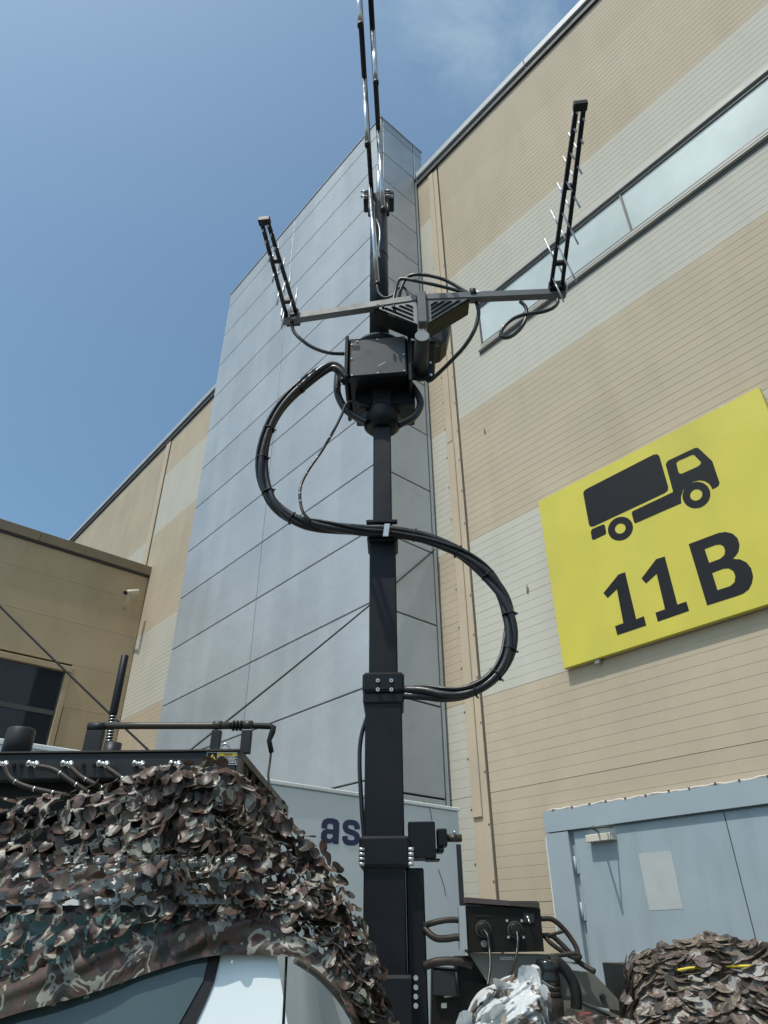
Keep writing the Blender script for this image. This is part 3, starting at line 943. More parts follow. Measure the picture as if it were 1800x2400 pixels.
# label: warning triangle and lines of small print
def lb(a, b): return z1(a, b, -0.0012)
def lq(a0, b0, a1, b1): return [(a0, b0), (a1, b0), (a1, b1), (a0, b1)]
LOF = -U * 0.0006
lbl = part('warning_label', filled([lq(1149, 1334, 1318, 1404)], lb, LOF), LAB_W, rk)
def lb2(a, b): return z1(a, b, -0.0021)
part('label_field', filled([lq(1152, 1337, 1206, 1392)], lb2, LOF), RUBBER, lbl)
part('label_field', filled([lq(1210, 1338, 1316, 1354)], lb2, LOF), LAB_Y, lbl)
part('label_field', filled([lq(1210, 1356, 1316, 1398)], lb2, LOF), RUBBER, lbl)
def lb3(a, b): return z1(a, b, -0.0030)
part('warning_triangle', filled([[(1181, 1341), (1203, 1388), (1158, 1389)]], lb3, LOF), LAB_Y, lbl)
def lb4(a, b): return z1(a, b, -0.0038)
part('bolt_symbol', filled([[(1183, 1352), (1177, 1369), (1181, 1369), (1178, 1384), (1187, 1365), (1182, 1365), (1187, 1352)]], lb4, LOF), RUBBER, lbl)
gg = filled([lq(1246 + i * 9, 1342, 1252 + i * 9, 1350) for i in range(5)], lb3, LOF)
part('small_print', gg, LAB_R, lbl)
rows = []
for r in range(5):
    x = 1213
    while x < 1308:
        w = RND.uniform(4, 11); rows.append(lq(x, 1359 + r * 7.6, min(x + w, 1312), 1363 + r * 7.6)); x += w + 3
part('small_print', filled(rows, lb3, LOF), LAB_W, lbl)
# lifting eye
P = [z1(1250 + 24 * math.cos(t), 1322 - 34 * math.sin(t), 0.05) for t in [math.pi * i / 12 for i in range(13)]]
part('lifting_eye', G().tube(P, 0.004, 8), CHROME, rk)

# ---- cables from the sockets
cab_pts = [[(30, 1410), (60, 1480), (160, 1530), (350, 1572), (480, 1600)], [(205, 1412), (300, 1432), (400, 1500), (530, 1580), (600, 1620)],
           [(395, 1418), (450, 1470), (540, 1520), (680, 1592), (750, 1630)], [(595, 1420), (650, 1460), (740, 1520), (850, 1580), (900, 1620)],
           [(792, 1420), (850, 1470), (910, 1515), (980, 1560)]]
cab_lab = ['cable from the leftmost visible socket of the roof box', 'cable from the second socket, with two pale bands',
           'cable from the third socket, sloping down to the net', 'cable from the fourth socket, with a bright ring', 'short cable from the fifth socket vanishing under the net']
for pts, lab in zip(cab_pts, cab_lab):
    us = [-0.042, -0.05, -0.055, -0.045, -0.02]
    P = smooth_path([z1(a, b, us[i]) for i, (a, b) in enumerate(pts)], 6)
    t = thing('coax_cable', lab, 'cable', P[0], 'cables from the roof box')
    part('sheath', G().tube(P, 0.0088, 8), CABLEB, t)
    for k in (8, 13, 16):
        if k + 1 < len(P): part('band', G().tube([P[k], P[k] + (P[k + 1] - P[k]) * 0.35], 0.0098, 8), NICKEL, t)

# ---- tube antenna in clamps on top of the box
ta = thing('tube_antenna', 'dark horizontal tube held by three posts on top of the equipment box', 'antenna', V(-0.3, 0.1, 2.175))
U1 = 0.07
P = [z1(a, 1187, U1) for a in (512, 800, 1180, 1290)]
part('tube', G().tube(P, 0.0125, 14), RACKB, ta)
P = [z1(1290, 1187, U1), z1(1400, 1187, U1), z1(1500, 1190, U1), z1(1518, 1200, U1), z1(1512, 1225, U1), z1(1495, 1270, U1), z1(1508, 1335, U1)]
part('boot', G().tube(P, [0.010, 0.011, 0.0115, 0.012, 0.0115, 0.009, 0.009], 12), RUBBER, ta)
P = smooth_path([z1(1506, 1330, U1), z1(1498, 1400, U1 - 0.01), z1(1490, 1470, U1 - 0.03), z1(1505, 1560, U1 - 0.05)], 5)
part('lead', G().tube(P, 0.0042, 8), CABLEB, ta)
for a in (1298, 1318, 1338):
    part('coil_ring', G().tube([z1(a - 5, 1187, U1), z1(a + 5, 1187, U1)], 0.0185, 14), RUBBER, ta)
for a0, a1, b1 in ((486, 556, 1330), (1180, 1218, 1330), (1346, 1390, 1330)):
    p0, p1 = z1(a0, 1215, U1), z1(a1, b1, U1)
    aa0, _, zz1 = local(p0); aa1, _, zz0 = local(p1)
    g = G(); vbox(g, aa0, aa1, U1 - 0.012, U1 + 0.012, 2.175, zz1, 0.002)
    part('post', g, RACKM, ta)
    am = (aa0 + aa1) / 2
    zc = local(P[0])[2]
    zt_ = local(z1(1000, 1187, U1))[2]
    g = G(); g.tube([V(aa0 + 0.001, U1, zt_), V(aa1 - 0.001, U1, zt_)], 0.0155, 12)
    part('clamp', g, RACKB if a0 > 500 else RACKM, ta)

# ---- stub whip and puck antennas
wa = thing('whip_antenna', 'thick black stub antenna on a spring, leaning right on the equipment box', 'antenna', V(-0.6, 0.3, 2.175))
U2 = 0.28
b0, b1 = z1(622, 1322, U2), z1(622, 1285, U2)
zb = 2.175
g = G(); c0 = V(local(b0)[0], U2, zb); g.cyl(c0, c0 + Z * (local(b1)[2] - zb), 0.034, 0.033, 20)
part('foot', g, RACKM, wa)
s0, s1, s2 = z1(606, 1285, U2), z1(626, 1135, U2), z1(695, 797, U2)
part('spring_core', G().tube([s0, s1], 0.011, 10), RACKM, wa)
ax = (s1 - s0)
P = []
for i in range(9 * 10 + 1):
    t = i / 90; an = 2 * math.pi * 9 * t
    P.append(s0 + ax * t + A * (0.014 * math.cos(an)) + U * (0.014 * math.sin(an)))
part('spring', G().tube(P, 0.0028, 5), CHROME, wa)
part('rod', G().tube([s1 - (s2 - s1) * 0.02, s1 + (s2 - s1) * 0.04, s2 - (s2 - s1) * 0.01, s2], [0.012, 0.016, 0.0155, 0.013], 14), MAST, wa)
U3 = 0.2
p0, p1 = z1(92, 1322, U3), z1(92, 1206, U3)
a0 = local(p0)[0]; zz = local(p1)[2]
pu = thing('puck_antenna', 'short black drum antenna at the left end of the equipment box', 'antenna', V(a0, U3, 2.175))
g = G(); g.tube([V(a0, U3, 2.175), V(a0, U3, zz - 0.006), V(a0, U3, zz)], [0.052, 0.051, 0.046], 28)
part('drum', g, RACKM, pu)
g = G(); g.tube([V(a0, U3, 2.1751), V(a0, U3, 2.182)], 0.056, 28)
part('flange', g, RUBBER, pu)

# ================================================================== CAMOUFLAGE NETS
def leaf_mesh(seed, R, curl, warp=1.0):
    """a round die-cut flap hinged at its top edge (local y up, x across, z outward)"""
    r = random.Random(seed)
    nx, ny = 4, 6
    vs, fs = [], []
    cu = curl * r.uniform(0.3, 1.5); lat = r.uniform(-0.7, 0.7); asym = r.uniform(-0.35, 0.35); tw = r.uniform(-0.4, 0.4) * warp; lat *= warp
    c0 = math.cos(0.2 * math.pi)
    for j in range(ny + 1):
        th = math.pi * (0.2 + 0.8 * j / ny)
        t = (c0 - math.cos(th)) / (c0 + 1)
        w = R * math.sin(th) * r.uniform(0.95, 1.05)
        for i in range(nx + 1):
            s = -1 + 2 * i / nx
            x = s * w + asym * R * t * t
            y = -1.85 * R * t
            z = cu * 2 * R * t * t + lat * w * s * s * 0.6 + tw * w * s * t
            vs.append((x, y, z))
    for j in range(ny):
        for i in range(nx):
            k = j * (nx + 1) + i
            fs.append([k, k + nx + 1, k + nx + 2, k + 1])
    g = G(); g.add(vs, fs, True)
    return g

def net(name, label, cols, m, step_s, step_t, R, curl, seed, n_parts, hem=0.12, rough=0.02, bulge=0.03, roll=0.0, stand=(0.1, 0.95), cut=1.0, turn=0.6, lat=1.0, open_left=False):
    """cols: (top px, top u, bottom px, bottom u); die-cut cloth hung between the two edges, a flap at every cut"""
    r = random.Random(seed)
    Ts = smooth_path([on_veh(*c[0], c[1]) for c in cols], 8); Bs = smooth_path([on_veh(*c[2], c[3]) for c in cols], 8)
    n = len(Ts)
    def S(s, t):
        f = max(0.0, min(0.9999, s)) * (n - 1)
        i = int(f); q = f - i
        a = Ts[i].lerp(Ts[i + 1], q); b = Bs[i].lerp(Bs[i + 1], q)
        p = a.lerp(b, t)
        w = noise.noise(Vector((p.x * 5, p.y * 5, p.z * 7 + seed))) * rough + noise.noise(Vector((p.x * 13, p.y * 13, p.z * 13 + seed))) * rough * 0.45
        w += noise.noise(Vector((s * 3 - t * 5, s * 9 + t * 16, seed))) * rough * 0.7        # slanting folds
        o = bulge * math.sin(math.pi * max(0, min(1, t))) + w * (1 - 0.7 * max(0, t) ** 3)
        if roll and t < 0.2:
            o += roll * math.sin(math.pi * max(0, t) / 0.2) * (0.75 + 0.5 * noise.noise(Vector((s * 11, 0, seed))))
        return p - U * o
    loc = S(0.5, 0.5); loc.z = S(0.5, 1).z
    root = thing(name, label, 'camouflage net', loc)
    M0 = 60
    wd = sum((S((i + 1) / M0, 0.5) - S(i / M0, 0.5)).length for i in range(M0))
    hts = sum((S(k / 8 + 0.06, 0) - S(k / 8 + 0.06, 1)).length for k in range(8)) / 8
    # where the cuts are
    holes = {}
    spots = []
    nS, nT = max(1, int(wd / step_s)), max(1, int(hts / step_t))
    for j in range(nT):
        for i in range(nS):
            x = (i + 0.5 * (j % 2) + 0.25 + r.uniform(-0.2, 0.2)) * step_s
            y = (j + 0.5 + r.uniform(-0.2, 0.2)) * step_t
            tt = y / hts; ss = x / wd
            if not (0.005 < ss < 0.995) or tt > 1 - hem or tt < 0.004: continue
            rr = R * r.uniform(0.8, 1.25)
            an = r.gauss(0, turn)
            holes.setdefault((int(x / 0.06), int(y / 0.06)), []).append((x, y, rr * cut))
            spots.append((ss, tt, rr, an))
    ns, ntt = int(wd / 0.0055), int(hts / 0.0055)
    ns = min(ns, 300); ntt = min(ntt, 160)
    P = [[S(i / ns, j / ntt) for j in range(ntt + 1)] for i in range(ns + 1)]
    vs = [p for row in P for p in row]
    fb, fh = [], []
    for i in range(ns):
        for j in range(ntt):
            q = [i * (ntt + 1) + j, (i + 1) * (ntt + 1) + j, (i + 1) * (ntt + 1) + j + 1, i * (ntt + 1) + j + 1]
            if (j + 0.5) / ntt >= 1 - hem: fh.append(q); continue
            x, y = (i + 0.5) / ns * wd, (j + 0.5) / ntt * hts
            inside = False
            cx, cy = int(x / 0.06), int(y / 0.06)
            for gx in (cx - 1, cx, cx + 1):
                for gy in (cy - 1, cy, cy + 1):
                    for hx, hy, hr in holes.get((gx, gy), ()):
                        if (hx - x) ** 2 + (hy - y) ** 2 < hr * hr: inside = True
            if not inside: fb.append(q)
    if fb: part('cloth', G().add(vs, fb, True), m, root, kind='stuff')
    if fh: part('hem_band', G().add([v - U * 0.004 for v in vs], fh, True), m, root)
    variants = [leaf_mesh(seed * 100 + k, 1.0, curl, lat) for k in range(14)]
    vm = [v.mesh('leaf_flap', m) for v in variants]
    out = []
    for ss, tt, rr, an in spots:
        e = 0.008
        p = S(ss, tt)
        ds = S(min(1, ss + e), tt) - S(max(0, ss - e), tt); dt = S(ss, tt + e) - S(ss, tt - e)
        nor = ds.cross(dt).normalized()
        if nor.dot(CAM - p) < 0: nor = -nor
        up = -(dt.normalized()); x = up.cross(nor).normalized(); up = nor.cross(x)
        up2 = up * math.cos(an) + x * math.sin(an); x2 = up2.cross(nor)
        tilt = r.uniform(*stand)
        if open_left and (ss < 0.45 and tt > 0.5 or 0.4 < ss < 0.65 and 0.36 < tt < 0.55): tilt = r.uniform(0.2, 1.15)
        M = Matrix((x2, up2, nor)).transposed() @ Matrix.Rotation(-tilt, 3, 'X') @ Matrix.Rotation(r.gauss(0, 0.3 * lat), 3, 'Y')
        out.append((p + up2 * rr * 0.9 + nor * 0.003, M, r.randrange(14), rr * 1.08))
    out.sort(key=lambda q: (q[0] - CAM).length)
    rest = G()
    for k, (p, M, vi, sc) in enumerate(out):
        if k < n_parts:
            o = bpy.data.objects.new('leaf_flap', vm[vi]); COL.objects.link(o)
            o.parent = root
            o.matrix_local = Matrix.Translation(p - loc) @ (M * sc).to_4x4()
        else:
            vg = variants[vi]
            rest.add([p + M @ (v * sc) for v in vg.v], vg.f, True)
    if rest.v: part('small_flaps', rest, m, root, kind='stuff')
    return root

netcols = [((-160, 1884), -0.02, (-160, 2455), -0.225), ((0, 1872), -0.03, (0, 2388), -0.215), ((150, 1858), -0.035, (200, 2332), -0.20),
           ((320, 1816), -0.04, (360, 2276), -0.18), ((400, 1792), -0.045, (450, 2250), -0.172), ((480, 1792), -0.05, (520, 2238), -0.168),
           ((548, 1806), -0.04, (590, 2238), -0.165), ((612, 1850), 0.0, (645, 2240), -0.165), ((680, 1922), 0.04, (690, 2246), -0.165),
           ((748, 1990), 0.04, (740, 2276), -0.17), ((806, 2085), 0.0, (790, 2325), -0.18), ((852, 2190), -0.03, (830, 2400), -0.20),
           ((890, 2300), -0.05, (850, 2480), -0.2), ((925, 2430), -0.05, (870, 2560), -0.2)]
net('camouflage_net', 'large brown and grey camouflage net hanging over the white pickup cab', netcols, CAMO,
    0.037, 0.031, 0.0200, 0.32, 3, 300, hem=0.15, rough=0.036, bulge=0.03, roll=0.055, cut=0.72, stand=(0.0, 0.5), turn=0.45, open_left=True)
# rolled rope edge of the net
P = smooth_path([on_veh(px, py, u) for px, py, u in ((692, 2250, -0.27), (745, 2285, -0.23), (800, 2345, -0.16), (850, 2430, -0.05))], 6)
solo('net_rope', G().tube(P, 0.009, 8), camo_mat('rope cloth', 20, [(0, (0.10, 0.085, 0.07)), (0.5, (0.2, 0.18, 0.15))]), 'thick drab rope along the right lower edge of the large net', 'rope')

net2cols = [((1462, 2262), 0.95, (1472, 2470), 0.85), ((1480, 2238), 0.80, (1500, 2480), 0.55), ((1530, 2222), 0.75, (1545, 2490), 0.45),
            ((1590, 2212), 0.72, (1600, 2500), 0.42), ((1640, 2192), 0.70, (1660, 2510), 0.40), ((1690, 2192), 0.66, (1720, 2520), 0.40),
            ((1745, 2206), 0.62, (1790, 2530), 0.40), ((1800, 2206), 0.58, (1850, 2540), 0.40), ((1880, 2215), 0.5, (1930, 2560), 0.38)]
n2 = net('camouflage_net', 'drab camouflage net heaped over a load at the lower right, before the blue door', net2cols, CAMO2,
    0.036, 0.030, 0.025, 0.07, 11, 290, hem=0.0, rough=0.05, bulge=0.06, stand=(0.05, 0.5), cut=0.0, turn=0.5, lat=0.15)
g = G(); vbox(g, 1.46, 2.2, 0.86, 1.3, 0.7, 1.52); part('covered_load', g, RUBBER, n2)
P = smooth_path([on_veh(px, py, u) for px, py, u in ((1588, 2274, 0.60), (1630, 2268, 0.585), (1672, 2276, 0.57), (1700, 2266, 0.56), (1745, 2264, 0.545), (1830, 2262, 0.50))], 6)
g = G()
for i in range(len(P) - 1):
    g.add([P[i] - Z * 0.006, P[i + 1] - Z * 0.006, P[i + 1] + Z * 0.006, P[i] + Z * 0.006], [[0, 1, 2, 3]])
solo('load_strap', G().tube(P, 0.0045, 6), STRAPY, 'bright yellow strap across the drab net at the lower right', 'strap')

net3cols = [((1085, 2400), 0.25, (1075, 2560), 0.1), ((1120, 2330), 0.28, (1110, 2560), 0.1), ((1160, 2305), 0.30, (1160, 2560), 0.1),
            ((1205, 2285), 0.30, (1200, 2560), 0.1), ((1258, 2262), 0.30, (1240, 2560), 0.1), ((1272, 2330), 0.30, (1270, 2560), 0.1), ((1285, 2400), 0.28, (1300, 2560), 0.1)]
net('pale_net', 'crumpled camouflage netting, painted glare-white, with big flaps, beside the black canister', net3cols, CAMOW,
    0.085, 0.075, 0.028, 0.5, 21, 80, hem=0.0, rough=0.10, bulge=0.05, stand=(0.1, 0.6), cut=0.5)
net4cols = [((1192, 2398), 0.33, (1185, 2520), 0.3), ((1260, 2385), 0.34, (1255, 2520), 0.3), ((1330, 2380), 0.36, (1330, 2520), 0.3), ((1400, 2378), 0.38, (1400, 2520), 0.3), ((1490, 2392), 0.40, (1490, 2520), 0.3)]
net('camouflage_net', 'low strip of brown camouflage cloth along the bottom edge, right of centre', net4cols, CAMO,
    0.05, 0.05, 0.02, 0.3, 31, 40, hem=1.0, rough=0.03, bulge=0.05)

# ================================================================== MAST
MA, MU = 0.478, 1.05
mast = thing('telescopic_mast', 'tall black square telescopic mast rising from the pickup bed', 'mast', V(MA, MU, 0.7))
def msec(w, z0, z1, name='mast_section', m=MAST, bev=0.008):
    g = G(); vbox(g, MA - w / 2, MA + w / 2, MU - w / 2, MU + w / 2, z0, z1, bev)
    return part(name, g, m, mast)
msec(0.186, 0.70, 1.93); msec(0.184, 1.931, 2.70); msec(0.150, 2.701, 3.60); msec(0.113, 3.601, 4.47)
def collar(w, d, z0, z1, bev=0.014):
    g = G(); vbox(g, MA - w / 2, MA + w / 2, MU - d / 2, MU + d / 2, z0, z1, bev)
    return part('collar', g, MASTG, mast)
col_top = collar(0.212, 0.225, 2.668, 2.772)
collar(0.205, 0.205, 2.615, 2.667, 0.006)
collar(0.178, 0.185, 3.555, 3.640, 0.01)
colm = collar(0.228, 0.23, 1.885, 2.01, 0.012)
coll = collar(0.235, 0.235, 1.28, 1.49, 0.012)
z3 = survey(800, 1180, 450 / 1659, MU)
z4 = survey(800, 1600, 320 / 1416, MU)
r3 = survey(600, 1850, 550 / 1659, MU)
for cx in (315, 432):
    for cy in (1532, 1610):
        p = z3(cx, cy, MU - 0.113)
        g = G(); g.cyl(p + U * 0.001, p - U * 0.008, 0.0105, 0.0095, 12)
        b = part('bolt', g, BOLT, col_top)
        g = G(); g.cyl(p - U * 0.0078, p - U * 0.0086, 0.0045, seg=6)
        part('hex_recess', g, RUBBER, col_top)
for cx in (212, 722):
    for cy in (1728, 1778, 1828, 1880):
        p = z4(cx, cy, MU - 0.108)
        sgnx = -1 if cx < 400 else 1
        g = G(); g.cyl(p - A * 0.012, p + A * 0.012, 0.0085, seg=10)
        part('bolt', g, BOLT, colm)
for cy in (1333, 1400, 1465, 1530):
    p = r3(1130, cy, MU - 0.122)
    g = G(); g.cyl(p + U * 0.006, p - U * 0.006, 0.0095, seg=10)
    part('bolt', g, BOLT, coll)
# second column beside the mast and its gearbox
g = G(); vbox(g, MA + 0.095, MA + 0.175, MU - 0.05, MU + 0.1, 0.7, 1.885, 0.006)
part('side_column', g, MAST, mast)
def mbox(a0, b0, a1, b1, u0, u1, sv, m, name, par=mast, bev=0.005):
    um = MU
    p, q = sv(a0, b0, um), sv(a1, b1, um)
    x0, _, zA = local(p); x1, _, zB = local(q)
    g = G(); vbox(g, x0, x1, MU + u0, MU + u1, zB, zA, bev)
    return part(name, g, m, par)
gb = mbox(690, 1462, 980, 1835, -0.07, 0.07, z4, MAST, 'gearbox')
mbox(985, 1525, 1098, 1705, -0.045, 0.045, z4, MAST, 'motor', gb)
mbox(985, 1710, 1062, 1768, -0.04, 0.04, z4, MAST, 'motor_foot', gb)
mbox(870, 1835, 1020, 1850, -0.05, 0.05, z4, MAST, 'flange', gb)
g = G(); g.cyl(z4(1098, 1612), z4(1248, 1612), 0.0165, seg=14); part('shaft_sleeve', g, RACKB, gb)
g = G(); p = z4(1172, 1560); g.ball(p - U * 0.02, 0.008); part('grease_nipple', g, NICKEL, gb)
g = G(); vbox(g, local(z4(1192, 1700))[0], local(z4(1240, 1700))[0], MU - 0.012, MU + 0.012, 1.62, local(z4(1192, 1680))[2]); part('crank_rod', g, RACKM, gb)
# cable loops along the left edge of the mast
P = smooth_path([z4(a, b, MU - 0.05) for a, b in ((262, 370), (215, 520), (192, 680), (190, 900), (200, 1100), (215, 1350), (232, 1560), (240, 1670))], 5)
solo('mast_side_cable', G().tube(P, 0.0105, 8), CABLE, 'black cable bowed along the left edge of the lower mast', 'cable')

# ---- cup and head on top of the mast
head = thing('electronics_unit', 'black electronics head with a cover plate on top of the square mast', 'antenna head', V(MA, MU, 4.4))
zh = survey(580, 780, 480 / 1659, MU)
g = G(); g.tube([V(MA, MU, 4.43), V(MA, MU, 4.47), V(MA, MU, 4.56), V(MA, MU, 4.58)], [0.082, 0.12, 0.128, 0.115], 28)
part('cup', g, MAST, head)
g = G(); vbox(g, MA - 0.07, MA + 0.07, MU - 0.075, MU + 0.075, 4.581, 4.76, 0.012)
part('neck', g, MASTG, head)
HU = 0.85
zk = survey(600, 400, 450 / 1659, HU)
g = G(); vbox(g, 0.30, 0.70, HU + 0.15, HU + 0.38, 4.62, 4.74, 0.006)
part('lower_case', g, MAST, head)
g = G(); vbox(g, 0.262, 0.655, HU, HU + 0.40, 4.735, 5.085, 0.01)
body = part('case', g, MAST, head)
g = G(); vbox(g, 0.236, 0.260, HU - 0.012, HU + 0.42, 4.70, 5.10, 0.006)
part('side_flange', g, MASTG, head)
g = G(); vbox(g, 0.657, 0.682, HU - 0.01, HU + 0.42, 4.68, 5.09, 0.006)
part('side_flange', g, MASTG, head)
# cover plate
q = [zk(a, b, HU - 0.0) for a, b in ((830, 1500), (860, 1478), (1286, 1438), (1290, 1742), (818, 1778))]
g = G(); g.prism(q, -U * 0.008); cover = part('cover_plate', g, PLATE, body)
for a, b in ((828, 1505), (1048, 1462), (1275, 1450), (825, 1627), (1275, 1590), (828, 1770), (1052, 1750), (1283, 1730), (875, 1478)):
    p = zk(a, b, HU - 0.0085); g = G(); g.cyl(p, p - U * 0.005, 0.0055, seg=8); part('screw', g, BOLT, cover)
q = [zk(a, b, HU - 0.0083) for a, b in ((1052, 1688), (1118, 1652), (1120, 1656), (1054, 1692))]
g = G(); g.prism(q, -U * 0.0008); part('white_mark', g, LAB_W, cover)
q = [zk(a, b, HU - 0.0083) for a, b in ((832, 1514), (898, 1510), (898, 1548), (832, 1552))]
g = G(); g.prism(q, -U * 0.0008); part('type_plate', g, MASTG, cover)
# top flange and round pole
g = G(); g.tube([V(0.462, MU, 5.086), V(0.462, MU, 5.13), V(0.462, MU, 5.16)], [0.165, 0.19, 0.18], 32)
part('top_flange', g, MASTG, head)
g = G(); g.tube([V(0.462, MU, 5.1605), V(0.462, MU, 5.18), V(0.462, MU, 5.185)], [0.105, 0.10, 0.085], 28); part('pole_foot', g, NICKEL, head)
g = G(); vbox(g, 0.50, 0.86, HU + 0.06, HU + 0.40, 5.09, 5.125, 0.012); part('side_bracket', g, MAST, head)
pole = thing('round_pole', 'grey black round pole standing on the antenna head', 'pole', V(0.462, MU, 5.16))
g = G(); g.cyl(V(0.462, MU, 5.186), V(0.462, MU, 6.88), 0.071, seg=28); part('tube', g, MASTG, pole)
for zz in (5.52, 5.86, 6.18): part('tie', G().tube([V(0.462, MU, zz), V(0.462, MU, zz + 0.008)], 0.0735, 24), RUBBER, pole)
g = G(); g.tube([V(0.47, MU - 0.02, 6.881), V(0.47, MU - 0.02, 7.30), V(0.47, MU - 0.02, 7.32)], [0.032, 0.03, 0.022], 14); part('tip', g, SILVERTAPE, pole)

# ---- thick pigtails under the head
for pts, lab in (([(735, 330), (728, 480), (780, 600), (860, 672), (965, 728)], 'thick black pigtail looping from the left side of the head to the cup'),
                 ([(1325, 425), (1390, 520), (1397, 600), (1342, 685), (1225, 745)], 'thick black pigtail looping from the right side of the head to the cup')):
    P = smooth_path([zh(a, b, 0.98) for a, b in pts], 7)
    solo('pigtail_hose', G().tube(P, 0.0245, 12), CABLE, lab, 'hose')

# ---- the S-shaped cable bundle
path = [zh(a, b, u) for a, b, u in ((800, 385, 0.86), (752, 310, 0.86), (690, 276, 0.86), (600, 312, 0.86), (480, 400, 0.86), (330, 535, 0.86), (230, 665, 0.86), (163, 810, 0.86),
        (127, 960, 0.86), (122, 1100, 0.86), (145, 1235, 0.87), (208, 1370, 0.87), (310, 1475, 0.88), (430, 1535, 0.89), (570, 1568, 0.90), (760, 1590, 0.91), (950, 1606, 0.92), (1110, 1604, 0.92))]
path += [z3(a, b, u) for a, b, u in ((560, 262, 0.915), (730, 300, 0.91), (900, 368, 0.90), (1065, 455, 0.90), (1210, 570, 0.90), (1325, 700, 0.90), (1410, 840, 0.90), (1455, 985, 0.90),
        (1468, 1130, 0.90), (1445, 1290, 0.90), (1375, 1430, 0.90), (1275, 1535, 0.90), (1150, 1608, 0.90), (1010, 1650, 0.91), (860, 1655, 0.92), (710, 1638, 0.94), (540, 1640, 0.97))]
P = smooth_path(path, 5)
bundle = thing('cable_bundle', 'thick S-shaped bundle of black cables looping around the square mast', 'cable bundle', P[len(P) // 2])
n = len(P)
def offs(i, ph, rad):
    t = (P[min(i + 1, n - 1)] - P[max(i - 1, 0)]).normalized()
    x = t.cross(U).normalized()
    an = ph + 3.2 * math.sin(i / n * 9.0)
    return P[i] + (x * math.cos(an) + U * math.sin(an)) * rad
for ph, rr, rd in ((0.0, 0.0195, 0.0175), (2.1, 0.0195, 0.0175), (4.2, 0.0185, 0.0175), (1.0, 0.009, 0.034)):
    part('cable', G().tube([offs(i, ph, rd) for i in range(n)], rr, 10), CABLE, bundle)
for k in (22, 34, 42, 52, 62, 92, 103, 112, 124, 134, 142, 150):
    if k < n - 1:
        g = G(); g.tube([P[k], P[k] + (P[k + 1] - P[k]).normalized() * 0.006], 0.039, 14)
        e = P[k] + (P[k + 1] - P[k]).normalized().cross(U) * 0.043
        g.box(e, (0.004, 0.004, 0.004), VAX)
        part('cable_tie', g, RUBBER, bundle)
q = z3(390, 228, 0.868)
g = G(); g.box(q + U * 0.003, (0.016, 0.004, 0.043), (A, U, (Z + A * 0.12).normalized()), 0.003); part('clip', g, SILVERTAPE, bundle)
g = G(); vbox(g, 0.385, 0.565, 0.93, 0.96, 3.66, 3.68, 0.003); part('support_arm', g, MASTG, bundle)
# thin cable
P = smooth_path([zh(a, b, u) for a, b, u in ((985, 605, 0.96), (920, 590, 0.94), (870, 560, 0.93), (820, 560, 0.92), (788, 600, 0.92), (765, 660, 0.92), (700, 790, 0.92), (600, 960, 0.92), (505, 1095, 0.90),
     (442, 1210, 0.88), (424, 1300, 0.86), (432, 1390, 0.85), (455, 1460, 0.84), (510, 1522, 0.84))], 6)
thin = thing('thin_cable', 'thin black cable with pale rings hanging from the head to the bundle', 'cable', P[0])
part('sheath', G().tube(P, 0.0092, 8), CABLE, thin)
for k in (38, 44, 50, 56, 60, 64):
    if k < len(P) - 1: part('ring', G().tube([P[k], P[k] + (P[k + 1] - P[k]).normalized() * 0.007], 0.0102, 8), SILVERTAPE, thin)
part('plug', G().tube([zh(1000, 612, 0.965), zh(905, 590, 0.94)], [0.021, 0.016], 12), MASTG, thin)

# ---- crossarm with two direction-finding antennas
zx = survey(850, 550, 500 / 1659, 0.72)
cross = thing('crossarm', 'dark grey crossarm with slotted gusset plates carrying the two ladder antennas', 'crossarm', V(0.76, 0.75, 5.25))
AL, AC, AR = V(-0.215, 0.875, 5.30), V(0.757, 0.715, 5.30), V(1.725, 0.69, 5.30)
def bar(g, p, q, h, w, bev=0.004):
    d = (q - p); l = d.length; d.normalize()
    s = Z.cross(d).normalized()
    return g.box((p + q) / 2, (l / 2, w / 2, h / 2), (d, s, Z), bev)
dl = (AL - AC).normalized(); dr = (AR - AC).normalized()
part('arm', bar(G(), AL, AC + dl * 0.03, 0.058, 0.05), ARMG, cross, 'left arm')
part('arm', bar(G(), AC + dr * 0.03, AR, 0.058, 0.05), ARMG, cross, 'right arm')
g = G(); vbox(g, 0.728, 0.786, 0.668, 0.735, 5.03, 5.33, 0.006); part('apex_post', g, ARMG, cross)
def gusset(d, lab):
    """slotted triangular plate under the arm, in the arm's own plane"""
    s = Z.cross(d).normalized()
    if s.dot(U) > 0: s = -s
    o = AC + s * 0.026
    to = lambda x, y: o + d * x - Z * y + Vector((0, 0, 5.30 - AC.z))
    outer = [(0.032, 0.029), (0.31, 0.029), (0.32, 0.036), (0.032, 0.262)]
    slots = []
    k = 0.8
    for c in (0.256, 0.214, 0.174, 0.138):
        x0 = 0.058; x1 = (c - 0.058) / k
        slots.append([(x0, c - k * x0 - 0.006), (x0, c - k * x0 + 0.008), (x1 + 0.010, 0.058), (x1 - 0.010, 0.058)])
    part('gusset', filled([outer] + slots, to, -s * 0.005), ARMG, cross, lab)
    g = G(); g.prism([to(x, y) + U * 0.02 for x, y in ((0.030, 0.032), (0.325, 0.032), (0.030, 0.258))], U * 0.13)
    part('gusset_back', g, RUBBER, cross)
gusset(dl, 'left slotted gusset plate'); gusset(dr, 'right slotted gusset plate')
for a in (118, 160, 242):
    p = zx(a, 580, 0.735); g = G(); g.cyl(p - Z * 0.018 - U * 0.02, p + Z * 0.018 - U * 0.02, 0.009, seg=8); part('bolt', g, RUBBER, cross)
